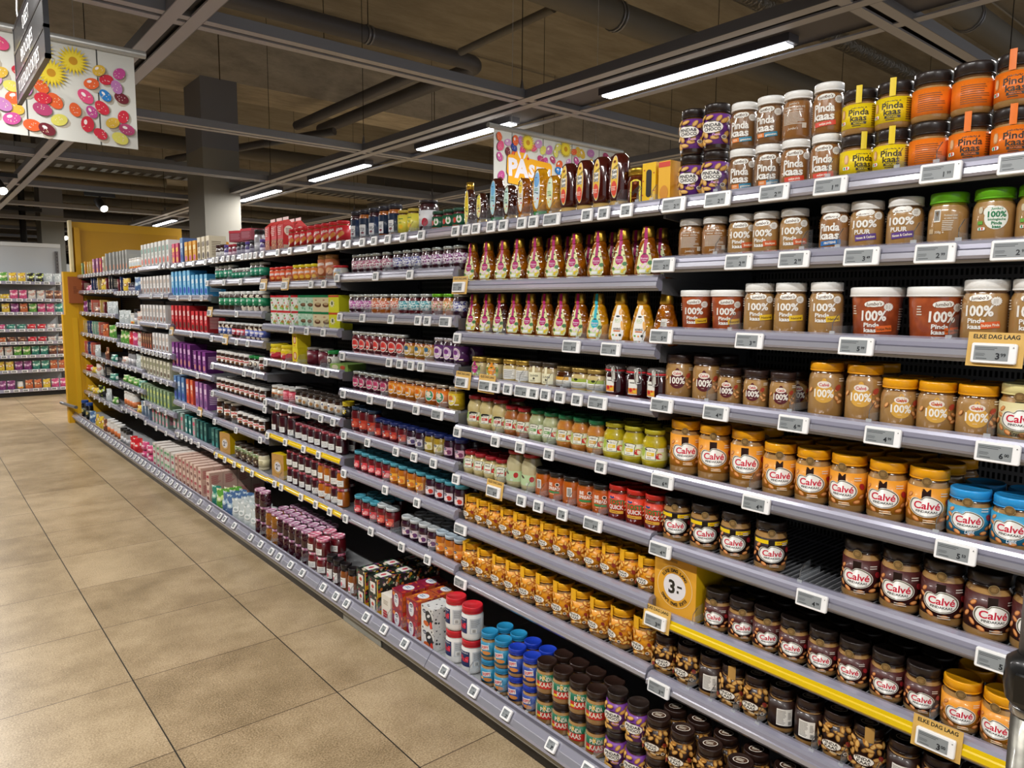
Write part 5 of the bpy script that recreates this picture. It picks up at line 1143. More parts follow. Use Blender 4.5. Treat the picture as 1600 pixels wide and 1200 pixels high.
# ---------------------------------------------------------------- the long run of shelving
XF, XB = 1.655, 2.12            # shelf front edge, back panel
BN = ['peanut-butter bay', 'honey bay', 'jam bay', 'jam-and-cracker bay', 'cocoa-spread bay', 'sprinkles bay', 'baking bay', 'party bay', 'cake-kit bay', 'farthest bay']
SN = ['', 'top shelf', 'second shelf', 'third shelf', 'fourth shelf', 'fifth shelf', 'sixth shelf', 'seventh shelf', 'eighth shelf', 'base shelf']
ORD = 'first second third fourth fifth sixth seventh eighth ninth tenth eleventh twelfth thirteenth fourteenth fifteenth'.split()
RAIL = M('#9a99aa', .16, .15, .6); RAIL2 = M('#b9b9c4', .22, .5, .4); RAILD = M('#6c6b78', .3, .2, .3); RAIL_GLINT = M('#b4b4c4', .22, .4, .3); METAL = M('#8d8d90', .35, .7); METD = M('#5c5c60', .4, .6)  # rail highlight lines are put in as a paler colour
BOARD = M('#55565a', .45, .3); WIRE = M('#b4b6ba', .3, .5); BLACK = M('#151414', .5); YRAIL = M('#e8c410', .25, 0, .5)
def backmat():
    mt, nt, b = nodes('perforated_back_panel', .5); L = nt.links
    tc = N(nt, 'ShaderNodeTexCoord'); sp = N(nt, 'ShaderNodeSeparateXYZ'); L.new(tc.outputs['Object'], sp.inputs[0])
    def st(i, k, t):
        m = N(nt, 'ShaderNodeMath', operation='MULTIPLY'); m.inputs[1].default_value = k; L.new(sp.outputs[i], m.inputs[0])
        s = N(nt, 'ShaderNodeMath', operation='SINE'); L.new(m.outputs[0], s.inputs[0]); g = N(nt, 'ShaderNodeMath', operation='GREATER_THAN'); g.inputs[1].default_value = t; L.new(s.outputs[0], g.inputs[0]); return g
    a, c = st(1, 2*pi/.012, -.1), st(2, 2*pi/.026, -.4); m = N(nt, 'ShaderNodeMath', operation='MULTIPLY'); L.new(a.outputs[0], m.inputs[0]); L.new(c.outputs[0], m.inputs[1])
    mx = N(nt, 'ShaderNodeMix', data_type='RGBA'); mx.inputs[6].default_value = lin('#8c8c8e'); mx.inputs[7].default_value = lin('#141416'); L.new(m.outputs[0], mx.inputs[0]); L.new(mx.outputs[2], b.inputs['Base Color'])
    b.inputs['Metallic'].default_value = .3
    return mt
BACK = backmat()
def shelf_mesh(wire):
    m = MB(); m.box(XF+.004, .004, -.030, XF+.022, .996, -.004, METAL); m.box(XF+.022, .004, -.026, XB, .996, -.016 if wire else -.006, BOARD)  # under wire decks, a dark sheet added for the shade seen through open gaps
    m.mesh_ = None; return m.mesh('shelf_board')
def wire_mesh():
    m = MB()
    for i in range(62): y = .012+i*.016; m.box(XF+.020, y-.0012, -.010, XB-.01, y+.0012, -.0065, WIRE)
    for x in (XF+.04, XF+.20, XF+.38): m.box(x-.0015, .01, -.0135, x+.0015, .99, -.010, WIRE)
    return m.mesh('wire_deck')
def rail_mesh(yl, y0=.002, y1=.998):
    m = MB(); fm = YRAIL if yl else RAIL
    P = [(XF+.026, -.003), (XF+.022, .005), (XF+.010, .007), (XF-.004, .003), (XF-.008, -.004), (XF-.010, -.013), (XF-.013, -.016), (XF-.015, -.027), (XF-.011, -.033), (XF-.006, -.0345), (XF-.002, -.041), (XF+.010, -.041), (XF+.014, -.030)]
    ms = [RAIL_GLINT, RAIL, RAIL, RAIL_GLINT, fm, RAILD if not yl else fm, RAIL2 if not yl else fm, RAIL_GLINT if not yl else fm, RAILD, METAL, METD, METD, METD]; n = len(m.v); k = len(P)
    for y in (y0, y1): m.v += [(x, y, z) for x, z in P]
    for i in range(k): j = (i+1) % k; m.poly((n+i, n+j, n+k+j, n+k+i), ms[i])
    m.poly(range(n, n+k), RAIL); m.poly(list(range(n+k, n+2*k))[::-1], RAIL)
    return m.mesh('price_rail')
def bracket_mesh(y):
    m = MB(); P = [(XF+.012, -.006), (XF+.012, -.050), (XF+.10, -.058), (XB-.005, -.085), (XB-.005, -.006)]
    m.prism([(p[0], p[1]) for p in P], y, y+.0035, METAL); return m.mesh('bracket')
ME = dict(solid=shelf_mesh(False), wire=shelf_mesh(True), deck=wire_mesh(), rail=rail_mesh(False), yrail=rail_mesh(True), br0=bracket_mesh(.0005), br1=bracket_mesh(.996), fence=None)
def bay(b):
    y0 = .335+b; root = ob('shelving_bay', None, None, (0, y0, 0), 0, 'grey metal shelving bay, the %s of the long run%s' % (BN[b].replace(' bay', ' one'), ', nearest' if b == 0 else ''), 'shelving', 'shelving bays of the long run')
    m = MB(); m.box(XB, .002, .10, XB+.012, .998, 1.845, BACK); m.box(XB-.004, .002, 1.835, XB+.05, .998, 1.850, METAL); ob('back_panel', m.mesh('back_panel'), root)
    for y in (.001, .969):
        m = MB(); m.box(XB-.012, y, 0, XB+.06, y+.03, 1.83, METD)
        for i in range(36): m.box(XB-.0125, y+.010, .06+i*.048, XB-.0118, y+.020, .085+i*.048, BLACK)
        ob('upright', m.mesh('upright'), root)
    m = MB(); m.box(1.530, 0, 0, 1.545, 1, .052, M('#171513', .4)); m.box(1.545, 0, 0, 2.2, 1, .05, BLACK)
    if b == 2: m.box(1.526, .40, .002, 1.531, .76, .05, M('#8c8c84', .4))
    m.box(1.512, 0, .050, 1.545, 1, .078, M('#9a988f', .35, .4)); ob('plinth', m.mesh('plinth'), root)
    m = MB(); m.box(1.545, .001, .078, XB, .999, .113, M('#a8aaac', .4, .2)); base = ob('base_deck', m.mesh('base_deck'), root)
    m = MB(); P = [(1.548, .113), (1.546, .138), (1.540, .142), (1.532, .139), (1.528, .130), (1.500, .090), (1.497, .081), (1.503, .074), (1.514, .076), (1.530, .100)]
    ms = [RAIL, RAIL_GLINT, RAIL_GLINT, RAILD, RAIL2, RAIL_GLINT, RAIL2, RAIL2, RAIL_GLINT, METAL, METAL, METD, METD]; P = P[:5]+[(.0*0+1.5265, .1275), (1.5135, .1095), (1.5115, .1075)]+P[5:]; k = len(P); n = 0
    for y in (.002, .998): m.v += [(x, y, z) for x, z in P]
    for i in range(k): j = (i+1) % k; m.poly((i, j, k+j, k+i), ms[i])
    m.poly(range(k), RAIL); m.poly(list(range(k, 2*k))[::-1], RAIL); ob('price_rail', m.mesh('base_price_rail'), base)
    for i, z in enumerate(SH[b]):
        wire = z < 1.3
        s = ob('shelf', ME['wire' if wire else 'solid'], root, (0, 0, z))
        yl = (b, i) in ((0, 6), (3, 5), (3, 6), (4, 7))
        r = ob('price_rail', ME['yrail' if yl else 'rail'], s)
        if yl: r['label'] = 'yellow promotional price rail'
        ob('bracket', ME['br0'], s); ob('bracket', ME['br1'], s)
        if wire: ob('wire_deck', ME['deck'], s)
for b in range(10): bay(b)
# ---------------------------------------------------------------- goods on the shelves
rnd = random.Random(11); seen = {}; used_mesh = {}
def ordn(i, n, side='left'):
    return ORD[i] if i < len(ORD) else 'last'
def place(k, x, y, z, rz, label, group):
    q = K[k]
    if len(q['parts']) == 1 and q['parts'][0][0] == '':
        o = ob(q['name'], q['parts'][0][1], None, (x, y, z), rz, label, q['cat'], group)
    else:
        o = ob(q['name'], None, None, (x, y, z), rz, label, q['cat'], group); ch = {}
        for pn, me in q['parts']: ch[pn] = ob(pn, me, ch['lid'] if pn == 'seal' else o)
    return o
rows = {}
for ln in GOODS.strip().split('\n'):
    t = ln.split(' '); b, s, k = int(t[0]), int(t[1]), t[2]; op = {q[0]: float(q[1:]) for q in t[4:] if q}
    for i, y in enumerate(float(v) for v in t[3].split(',')):
        rows.setdefault((b, s), []).append(dict(k=k, y=y, op=op))
for (b, s), items in rows.items():
    base = s == 9; z0 = .1135 if base else SH[b][s-1]-.0055; xf = 1.558 if base else XF+.026
    lo = [t for t in items if 'z' not in t['op'] and 'u' not in t['op']]; lo.sort(key=lambda t: -t['y'])
    for _ in range(60):     # neighbours stand side by side, never in each other
        for a, c in zip(lo, lo[1:]):
            need = (K[a['k']]['w']+K[c['k']]['w'])/2+.0012; g = a['y']-c['y']
            if g < need: d = (need-g)/2; a['y'] += d; c['y'] -= d
    hi_, lo_ = .335+b+.997, .335+b+.003
    if lo and s != 9:
        e0, e1 = lo[0], lo[-1]
        if b >= 7: d = (e0['y']+K[e0['k']]['w']/2)-hi_
        else: d = 0
        if d > 0:
            for t in lo: t['y'] -= d
            lo[:] = [t for t in lo if t['y']-K[t['k']]['w']/2 > lo_-.02]; items[:] = [t for t in items if t in lo or 'z' in t['op'] or 'u' in t['op']]
    # a stacked piece sits on the one below it
    for t in items:
        if 'z' in t['op'] or 'u' in t['op']: q = min(lo, key=lambda e: abs(e['y']-t['y'])); t['y'] = q['y'] if 'z' in t['op'] else t['y']; t['zz'] = t['op'].get('u', K[q['k']]['h']+.0005)
    cnt = {}; out = []
    for t in items:
        q = K[t['k']]; tiers = int(t['op'].get('t', 1)); back = int(t['op'].get('b', 0))
        for r in range(back+1):
            if 1.2 < z0 < 1.5 and r > 1: continue
            for v in range(tiers):
                if r > 0 and tiers > 1 and v < tiers-1 and r > 1 and b > 0: pass
                x = xf+q['d']/2+r*(q['d']+.004)
                if x+q['d']/2 > XB-.005: continue
                y = t['y']+(rnd.uniform(-.002, .002) if r else 0)
                out.append((t['k'], x, y, z0+t.get('zz', 0)+v*(q['h']+.0006), r, v, t.get('zz', 0)))
    box = lambda k: 'box' in K[k]['name'] or 'carton' in K[k]['name']
    out.sort(key=lambda e: (e[0], e[4], e[5], e[6], -e[2]))
    for k, x, y, z, r, v, zz in out:
        key = (K[k]['desc'], r, v, zz > 0); cnt[key] = cnt.get(key, 0)+1
    idx = {}
    for k, x, y, z, r, v, zz in out:
        q = K[k]; key = (q['desc'], r, v, zz > 0); i = idx.get(key, 0); idx[key] = i+1; n = cnt[key]
        multi = any(c[0] == q['desc'] and (c[2] != v or c[3] != (zz > 0)) for c in cnt)
        tier = '' if not multi else (('upper ' if (v > 0 or zz > 0) else 'lower ') if not any(c[2] > 1 for c in cnt if c[0] == q['desc']) else ('lower ', 'middle ', 'upper ')[min(v, 2)])
        row = '' if r == 0 else ('behind-row ', 'third-row ', 'fourth-row ', 'fifth-row ')[r-1]
        pos = ' '.join(w_ for w_ in (tier.strip(), row.strip(), (ordn(i, n)+' from left') if n > 1 else '') if w_)
        lab = ', '.join(w_ for w_ in (q['desc'], pos, SN[s], BN[b]) if w_)
        seen[lab] = seen.get(lab, 0)+1
        rz = -pi/2+(radians(rnd.uniform(-2, 2)) if box(k) else radians(rnd.gauss(10 if k in ('yp', 'yp2') else 20, 7)) if b else .72*atan2(y, x)+radians(rnd.gauss(0, 7)))
        if k == 'nutb' or k == 'clip': rz += radians(rnd.uniform(-10, 10))
        if q['name'] == 'honey_bottle': rz = -pi/2+radians(rnd.uniform(-4, 4))+(radians(16) if q['h'] == .156 else radians(6))
        if k == 'promo2': rz += radians(14)
        place(k, x, y, z, rz, lab, '%s on the %s of the %s' % (q['name'].replace('_', ' ')+'s', SN[s], BN[b]))
# ---------------------------------------------------------------- price tags and clear dividers
PR = {}; PMB = {}; TAGLIST = []
def tagmesh(kind, price):
    if (kind, price) in PR: return PR[(kind, price)]
    w_, h_ = (.078, .040) if kind in 'LP' else (.046, .040)
    m = MB(); wm = M('#fafafa', .3, 0, .2); pts = rect(0, 0, w_, h_, 0, .004)[0]; n = len(pts)
    # faces -y locally; 7 mm thick with a softened rim
    m.v += [(x, 0, z) for x, z in pts]+[(x, -.0055, z) for x, z in pts]+[(x*.96, -.007, z*.94) for x, z in pts]
    for i in range(n): j = (i+1) % n; m.poly((i, j, n+j, n+i), wm); m.poly((n+i, n+j, 2*n+j, 2*n+i), wm)
    m.poly(range(2*n, 3*n), wm); m.poly(list(range(n))[::-1], wm)
    s = MB(); a = Art(s, lambda x, z, o: (x, -.0070-o, z), None); sw = w_*(.76 if kind in 'LP' else .66); sx = -w_*(.05 if kind in 'LP' else .01)
    a.put(rect(sx, 0, sw, h_*(.72 if kind in 'LP' else .64)), '#8f9496'); a.lines(sx-sw*.12, h_*.22, sw*.7, h_*.16, 2, '#4a4e52', 3); a.lines(sx-sw*.30, -h_*.08, sw*.3, h_*.16, 3, '#5c6064', 4); a.lines(sx-sw*.22, -h_*.27, sw*.4, h_*.07, 1, '#3c4044', 5)
    e, c = price.split('.'); big = .0105 if kind != 'P' else .0125
    a.txt(e, sx+sw*.20, -h_*.13, big, '#22252a', .03, .012); a.txt(c, sx+sw*.36, -h_*.07, big*.55, '#22252a', .02, .009); a.put(ell(w_*.43, h_*.30, .0022, .0022), '#444444')
    p = None
    if kind == 'P':
        p = MB(); a = Art(p, lambda x, z, o: (x, .001-o, z), None); a.o = 0; a.put(rect(0, .008, .098, .068), '#dda83a'); a.txt('ELKE DAG LAAG', 0, .0335, .0085, '#2f2a20', .035, .080)
        p.box(-.049, .0008, -.026, .049, .0022, .042, M('#d9b060', .5))
    PR[(kind, price)] = (m.mesh('tag_housing'), s.mesh('tag_screen'), p.mesh('promo_card') if p else None); PMB[(kind, price)] = (m, s)
    return PR[(kind, price)]
prices = ['2.99', '1.99', '3.49', '2.89', '4.99', '3.99', '2.49', '6.99', '4.79', '1.89', '5.49']
def tag(kind, y, x, z, tilt, price, label, rz=-pi/2): TAGLIST.append((kind, y, x, z, tilt, price, label, rz))
def put_tag(kind, y, x, z, tilt, price, label, rz):
    a, s, p = tagmesh(kind, price); o = ob('price_tag', None, None, (x, y, z), 0, label, 'price tag', 'electronic price tags')
    o.rotation_euler = (tilt, 0, rz); ob('housing', a, o); ob('screen', s, o)
    if p: ob('promotional_card', p, o, None, 0, 'yellow card above the tag')
    return o
fixed = {(0, 7): ['3.00', '3.00'], (0, 1): ['2.99', '2.99', '2.99', '1.99', '1.99', '1.99'], (0, 2): ['2.99', '2.99', '2.99', '3.49', '2.99', '2.99'], (0, 3): ['5.99', '3.99', '5.99', '3.99'], (0, 4): ['5.99', '4.99', '6.99', '4.99', '6.00'], (0, 5): ['6.00', '4.00', '5.53'], (0, 6): ['4.99', '4.99', '5.53']}
ti = 0
for ln in TAGS.strip().split('\n'):
    t = ln.split(' '); b, i = int(t[0]), int(t[1]); z = SH[b][i-1]
    ys = sorted(((float(v[1:]), v[0]) for v in t[2:]), reverse=True); lasty = 99
    for j, (y, kd) in enumerate(ys):
        wv = .080 if kd in 'LP' else .048
        if lasty-y < wv: y = lasty-wv
        lasty = y
        pr = fixed[(b, i)][j] if (b, i) in fixed and j < len(fixed[(b, i)]) else prices[(ti*7+b) % 11]; ti += 1
        lab = '%s price tag, %s, %s, %s' % ('wide white' if kd == 'L' else 'yellow-carded' if kd == 'P' else 'small square white', (ordn(j, 0)+' from left') if len(ys) > 1 else 'its only tag', SN[i], BN[b])
        tag(kd, y, XF-.0165, z-.021, radians(-8), pr, lab)
bt = sorted(BASE_TAGS, reverse=True); lasty = 99; cc = {}
for y in bt:
    if lasty-y < .050: y = lasty-.050
    lasty = y; b = max(0, min(9, int(math.floor(y-.335)))); j = cc.get(b, 0); cc[b] = j+1
    tag('S', y, 1.5095, .1130, radians(-36), prices[(j*5+b) % 11], 'tilted square price tag, %s from left, base rail, %s' % (ORD[j] if j < 15 else 'last', BN[b]))
def divider():
    m = MB(); c = M('#e4ecf2', .05, 0, 0, 0, 0, .10)
    m.box(-.0008, 0, 0, .0008, .10, .018, c)
    P = [(0, 0), (0, .030), (.012, .044), (.05, .050), (.05, 0)]; n = len(m.v); m.v += [(.0, y, z) for y, z in P]; m.poly(range(n, n+5), c)
    m.box(-.006, -.001, -.002, .006, .002, .007, M('#dfe6ea', .1, 0, .3, 0, 0, .35)); m.tube([(0, 0, .008), (-.002, .006, .026), (.003, .018, .044)], .0009, M('#4a4844', .4), 5); return m.mesh('divider')
DV = divider(); dn = {}
for (b, s), items in rows.items():
    if b > 4 or (b == 4 and s > 7) or (b > 2 and s == 1): continue
    lo = sorted([t for t in items if 'z' not in t['op'] and 'u' not in t['op']], key=lambda t: -t['y'])
    for a, c in zip(lo, lo[1:]):
        if K[a['k']]['desc'] != K[c['k']]['desc']:
            y = (a['y']-K[a['k']]['w']/2+c['y']+K[c['k']]['w']/2)/2; j = dn.get((b, s), 0); dn[(b, s)] = j+1
            o = ob('shelf_divider', DV, None, (XF+.004 if s < 9 else 1.536, y, (SH[b][s-1]+.0045 if s < 9 else .1425)), -pi/2, 'clear plastic product divider, %s from left, %s, %s' % (ORD[min(j, 14)], SN[s], BN[b]), 'divider', 'clear dividers on the long run')
# ---------------------------------------------------------------- floor, ceiling, walls
def struct(name, mb, loc=None): return ob(name, mb.mesh(name) if isinstance(mb, MB) else mb, None, loc, 0, None, None, None, 'structure')
def floormat():
    mt, nt, b = nodes('floor_tiles', .3); L = nt.links
    tc = N(nt, 'ShaderNodeTexCoord'); sp = N(nt, 'ShaderNodeSeparateXYZ'); L.new(tc.outputs['Object'], sp.inputs[0])
    def m(op, a, v=None, w_=None):
        n = N(nt, 'ShaderNodeMath', operation=op)
        for i, q in enumerate((a, v, w_)):
            if q is None: continue
            if isinstance(q, (int, float)): n.inputs[i].default_value = q
            else: L.new(q, n.inputs[i])
        return n.outputs[0]
    fx = m('DIVIDE', m('SUBTRACT', sp.outputs[0], .008), .6); fy = m('DIVIDE', m('SUBTRACT', sp.outputs[1], .116), .6)
    dx = m('ABSOLUTE', m('SUBTRACT', m('FRACT', m('ADD', fx, .5)), .5)); dy = m('ABSOLUTE', m('SUBTRACT', m('FRACT', m('ADD', fy, .5)), .5))
    gx = m('LESS_THAN', dx, .0042); gy = m('LESS_THAN', dy, .0034)
    cell = N(nt, 'ShaderNodeCombineXYZ'); L.new(m('FLOOR', fx), cell.inputs[0]); L.new(m('FLOOR', fy), cell.inputs[1])
    wn = N(nt, 'ShaderNodeTexWhiteNoise'); L.new(cell.outputs[0], wn.inputs['Vector'])
    n1 = N(nt, 'ShaderNodeTexNoise'); n1.inputs['Scale'].default_value = 3.2; n1.inputs['Detail'].default_value = 6; n1.inputs['Roughness'].default_value = .65; L.new(tc.outputs['Object'], n1.inputs['Vector'])
    n2 = N(nt, 'ShaderNodeTexNoise'); n2.inputs['Scale'].default_value = 170; n2.inputs['Detail'].default_value = 3; L.new(tc.outputs['Object'], n2.inputs['Vector'])
    s = m('ADD', m('ADD', m('MULTIPLY', n1.outputs[0], .42), m('MULTIPLY', n2.outputs[0], .53)), m('MULTIPLY', wn.outputs[0], .07))
    r = ramp(nt, [(.38, '#776549'), (.5, '#9c8767'), (.62, '#bba685')]); L.new(s, r.inputs[0])
    m1 = N(nt, 'ShaderNodeMix', data_type='RGBA'); L.new(gy, m1.inputs[0]); L.new(r.outputs[0], m1.inputs[6]); m1.inputs[7].default_value = lin('#4a3a2c')
    m2 = N(nt, 'ShaderNodeMix', data_type='RGBA'); L.new(gx, m2.inputs[0]); L.new(m1.outputs[2], m2.inputs[6]); m2.inputs[7].default_value = lin('#26241e')
    L.new(m2.outputs[2], b.inputs['Base Color'])
    rr = m('ADD', m('MULTIPLY', n2.outputs[0], .16), .26); L.new(rr, b.inputs['Roughness'])
    bp = N(nt, 'ShaderNodeBump'); bp.inputs['Strength'].default_value = .08; bp.inputs['Distance'].default_value = .002; L.new(n2.outputs[0], bp.inputs['Height']); L.new(bp.outputs[0], b.inputs['Normal'])
    return mt
def concrete(name, c1, c2, sc=1.2):
    mt, nt, b = nodes(name, .85); L = nt.links
    tc = N(nt, 'ShaderNodeTexCoord'); no = N(nt, 'ShaderNodeTexNoise'); no.inputs['Scale'].default_value = sc; no.inputs['Detail'].default_value = 8; no.inputs['Roughness'].default_value = .7
    mp = N(nt, 'ShaderNodeMapping'); mp.inputs['Scale'].default_value = (1, 3, 3); L.new(tc.outputs['Object'], mp.inputs[0]); L.new(mp.outputs[0], no.inputs['Vector'])
    r = ramp(nt, [(.3, c1), (.7, c2)]); L.new(no.outputs[0], r.inputs[0]); L.new(r.outputs[0], b.inputs['Base Color'])
    bp = N(nt, 'ShaderNodeBump'); bp.inputs['Strength'].default_value = .3; L.new(no.outputs[0], bp.inputs['Height']); L.new(bp.outputs[0], b.inputs['Normal'])
    return mt
m = MB(); m.box(-8, -4, -.1, 22, 34, 0, floormat()); struct('floor', m)
CC = concrete('ceiling_concrete', '#7f7769', '#a29a8a'); CB = concrete('beam_concrete', '#978d7c', '#cdc3b0', 2)
m = MB(); m.box(-8, -4, 4.75, 22, 34, 4.95, CC); struct('ceiling', m)
for y in (1.2, 9.0, 17.0, 25.0):
    if y == 1.2: continue
    m = MB(); m.box(-8, y, 4.09, 22, y+.8, 4.76, CB)
    for x in range(-6, 20, 3): m.box(x, y-.002, 4.09, x+.012, y+.802, 4.76, M('#4c4234', .9))
    struct('ceiling_beam', m)
WM = M('#4c4a46', .8)
m = MB(); m.box(-8, 33.8, 0, 22, 34, 4.8, WM); struct('wall_far', m)
m = MB(); m.box(21.8, -4, 0, 22, 34, 4.8, WM); struct('wall_right', m)
m = MB(); m.box(-8, -4, 0, -7.8, 34, 4.8, WM); struct('wall_left', m)
# pillars: pale below, dark grey above
PG = M('#86837a', .7); PD = M('#7a7a80', .7)
def pillar(x0, y0, x1, y1, zt, zs, lab):
    m = MB(); m.box(x0, y0, 0, x1, y1, zs, PG); m.box(x0-.001, y0-.001, zs, x1+.001, y1+.001, zt, PD); struct('pillar', m)
pillar(2.778, 9.0, 3.20, 9.62, 4.10, 3.30, ''); pillar(1.93, 15.3, 2.28, 15.9, 4.75, 3.0, '')
pillar(9.6, 17.0, 10.1, 17.6, 4.1, 3.2, ''); 
# dropped grid of grey steel channels
GM = M('#a9a9b0', .45, .2); GS = M('#757579', .5, .2); GDk = M('#3a393c', .6); m = MB()
XS = [-3.14, -1.04, 1.06, 3.16, 5.26, 7.36, 9.46, 11.56]; YS = [-.54, 1.56, 3.66, 5.78, 7.88, 9.98, 12.08, 14.18, 16.28, 18.4, 20.5, 22.6]
def channel(ax, c, a0, a1, z=2.80, w_=.165):
    def bx(u0, u1, z0, z1, mt):
        if ax == 'y': m.box(c+u0, a0, z0, c+u1, a1, z1, mt)
        else: m.box(a0, c+u0, z0, a1, c+u1, z1, mt)
    h = w_/2
    bx(-h, -h*.25, z, z+.010, GM); bx(h*.25, h, z, z+.010, GM); bx(-h*.25, h*.25, z+.028, z+.032, GDk)
    bx(-h-.004, -h, z, z+.052, GS); bx(h, h+.004, z, z+.052, GS); bx(-h, h, z+.050, z+.054, GDk)
for x in XS: channel('y', x, -3.5, 24)
for y in YS: channel('x', y, -6, 14, 2.803, .135)
for x in (3.16, 1.06):      # wide lamp-bearing plates beside two of the runs
    if x == 3.16: m.box(x+.13, -3.5, 2.835, x+.42, 24, 2.842, M('#57555a', .5, .2)); m.box(x+.40, -3.5, 2.805, x+.46, 24, 2.812, GM)
struct('ceiling_grid', m)
m = MB()
for x in XS:
    for y in YS[1:]: m.tube([(x, y+.06, 2.88), (x, y+.06, 4.75)], .003, M('#2a2826', .6), 5); m.lathe([(.004, 2.96), (.014, 2.90), (.014, 2.885)], METAL, 8, cx=x, cy=y+.06)
struct('ceiling_hangers', m)
# ---------------------------------------------------------------- lamps
EM = M('#f4f8ff', .5, 0, 0, 9.0)
def lamp(x, y, z, lab, light=True, ln=1.22):
    r = ob('linear_ceiling_lamp', None, None, (x, y, z), 0, lab, 'ceiling lamp', 'linear ceiling lamps')
    h = MB(); h.box(-.045, -.02, .006, .045, ln+.02, .05, M('#57555a', .5, .2)); ob('housing', h.mesh('lamp_housing'), r)
    d = MB(); n = 44
    for i in range(n): yy = ln*i/n; d.box(-.036, yy+.002, -.003, .036, yy+ln/n-.004, .006, EM)
    d.box(-.034, 0, .003, .034, ln, .008, M('#c8ccd2', .2, .5)); ob('diffuser', d.mesh('lamp_diffuser'), r)
    if light:
        l = bpy.data.lights.new('lamp_light', 'AREA'); l.shape = 'RECTANGLE'; l.size = .07; l.size_y = ln; l.energy = LAMP_W; l.color = (1, .97, .93)
        lo = bpy.data.objects.new('lamp_light', l); COL.objects.link(lo); lo.parent = r; lo.location = (0, ln/2, -.008)
    return r
o4 = 'first second third fourth fifth sixth seventh eighth ninth tenth'.split()
for i in range(10): lamp(3.41, -.12+2.115*i, 2.79, 'linear strip lamp over the next aisle, %s from the near end' % o4[i])
for i in range(8): lamp(-.05, -1.9+2.115*i, 2.79, 'linear strip lamp over this aisle, %s from the near end' % o4[i])
for i in range(8): lamp(8.2, 2.0+2.6*i, 2.79, 'linear strip lamp two aisles away, %s from the near end' % o4[i])
def spot(px, lab, tilt=.5):
    r = ob('track_spotlight', None, None, px, 0, lab, 'spotlight', 'black track spotlights')
    b = MB(); b.box(-.16, -.02, .10, .16, .02, .14, BLACK); b.tube([(0, 0, .10), (0, 0, .05)], .012, BLACK, 8)
    b.tube([(-.02, .03, .05), (.02, -.10, -.05)], .048, BLACK, 16); ob('body', b.mesh('spot_body'), r)
    d = MB(); d.tube([(.0195, -.098, -.049), (.021, -.103, -.053)], .040, M('#fff6e4', .5, 0, 0, 14), 16); ob('lens', d.mesh('spot_lens'), r)
spot((1.86, 9.9, 2.64), 'black track spotlight shining left of the pillar'); spot((3.55, 13.8, 2.62), 'small black track spotlight above the yellow partition'); spot((.80, 9.0, 2.64), 'black track spotlight at the far left edge')
for i, (x, y, z) in enumerate(((2.35, 15.9, 2.7), (4.2, 16.2, 2.7), (5.4, 19.0, 2.7))): spot((x, y, z), 'distant black track spotlight, %s from left' % o4[i])
# ---------------------------------------------------------------- pipes and ducts under the slab
PI = M('#5c5a5c', .5, .2); PL = M('#6e695f', .6); FO = M('#8a857c', .3, .8)
def pipe(name, path, r, mat, lab, clamps=()):
    m = MB(); m.tube(path, r, mat, 16)
    rt = ob(name, None, None, None, 0, lab, 'pipe'); ob('pipe_run', m.mesh(name), rt)
    for c in clamps:
        k = MB(); k.tube([(c[0]-.03, c[1], c[2]), (c[0]-.008, c[1], c[2])], r*1.10, METAL, 16); k.tube([(c[0]+.008, c[1], c[2]), (c[0]+.03, c[1], c[2])], r*1.10, METAL, 16); k.tube([(c[0], c[1], c[2]+r), (c[0], c[1], 4.745)], .004, BLACK, 5); ob('pipe_clamp', k.mesh('clamp'), rt)
def elb(x0, y, z, x1, y1, R_=.16): return [(x0, y, z)]+[(x1-R_+R_*sin(t), y+R_-R_*cos(t), z) for t in [pi/2*i/6 for i in range(7)]]+[(x1, y1, z)]
pipe('insulated_pipe', elb(-6, 6.08, 3.90, 4.62, 9.75), .075, PI, 'thick dark insulated pipe turning at an elbow, the nearer one', ((3.35, 6.08, 3.90), (1.0, 6.08, 3.90)))
pipe('insulated_pipe', elb(-6, 6.55, 3.86, 4.20, 9.6), .060, PI, 'thinner dark insulated pipe, the farther one before the elbow', ((3.15, 6.55, 3.86),))
pipe('round_duct', [(-4, 4.52, 4.0), (2.6, 4.52, 4.0), (21, 4.52, 4.0)], .12, PL, 'big grey round duct crossing above the lamps', ((4.9, 4.52, 4.0),))
pipe('round_duct', [(-4, 2.45, 3.9), (21, 2.45, 3.9)], .115, PL, 'big grey round duct over the near bay', ((6.9, 2.45, 3.9),))
def foil():
    m = MB(); mt, nt, b = nodes('crumpled_foil', .28); b.inputs['Metallic'].default_value = .85; b.inputs['Base Color'].default_value = lin('#9a948a')
    tc = N(nt, 'ShaderNodeTexCoord'); v = N(nt, 'ShaderNodeTexNoise'); v.inputs['Scale'].default_value = 28; v.inputs['Detail'].default_value = 5; nt.links.new(tc.outputs['Object'], v.inputs['Vector']); bp = N(nt, 'ShaderNodeBump'); bp.inputs['Strength'].default_value = 1; bp.inputs['Distance'].default_value = .02; nt.links.new(v.outputs[0], bp.inputs['Height']); nt.links.new(bp.outputs[0], b.inputs['Normal'])
    m.tube([(-4, 3.43, 3.92), (21, 3.43, 3.92)], .075, mt, 16); ob('foil_duct', m.mesh('foil_duct'), None, None, 0, 'crumpled silver foil duct under the slab', 'duct')
foil()
pipe('thin_pipe', [(4.24, 4.6, 3.92), (4.24, 5.9, 3.90)], .035, PL, 'thin grey pipe running between duct and elbow')
pipe('thin_pipe', [(3.0, 11.3, 3.5), (4.4, 8.9, 3.7)], .05, PI, 'dark pipe dropping away behind the pillar')
m = MB(); 
for y, z in ((7.95, 4.72), (3.95, 4.72), (3.0, 4.72)): m.tube([(-6, y, z), (20, y, z)], .012, M('#8c8270', .7), 6)
struct('ceiling_cables', m)
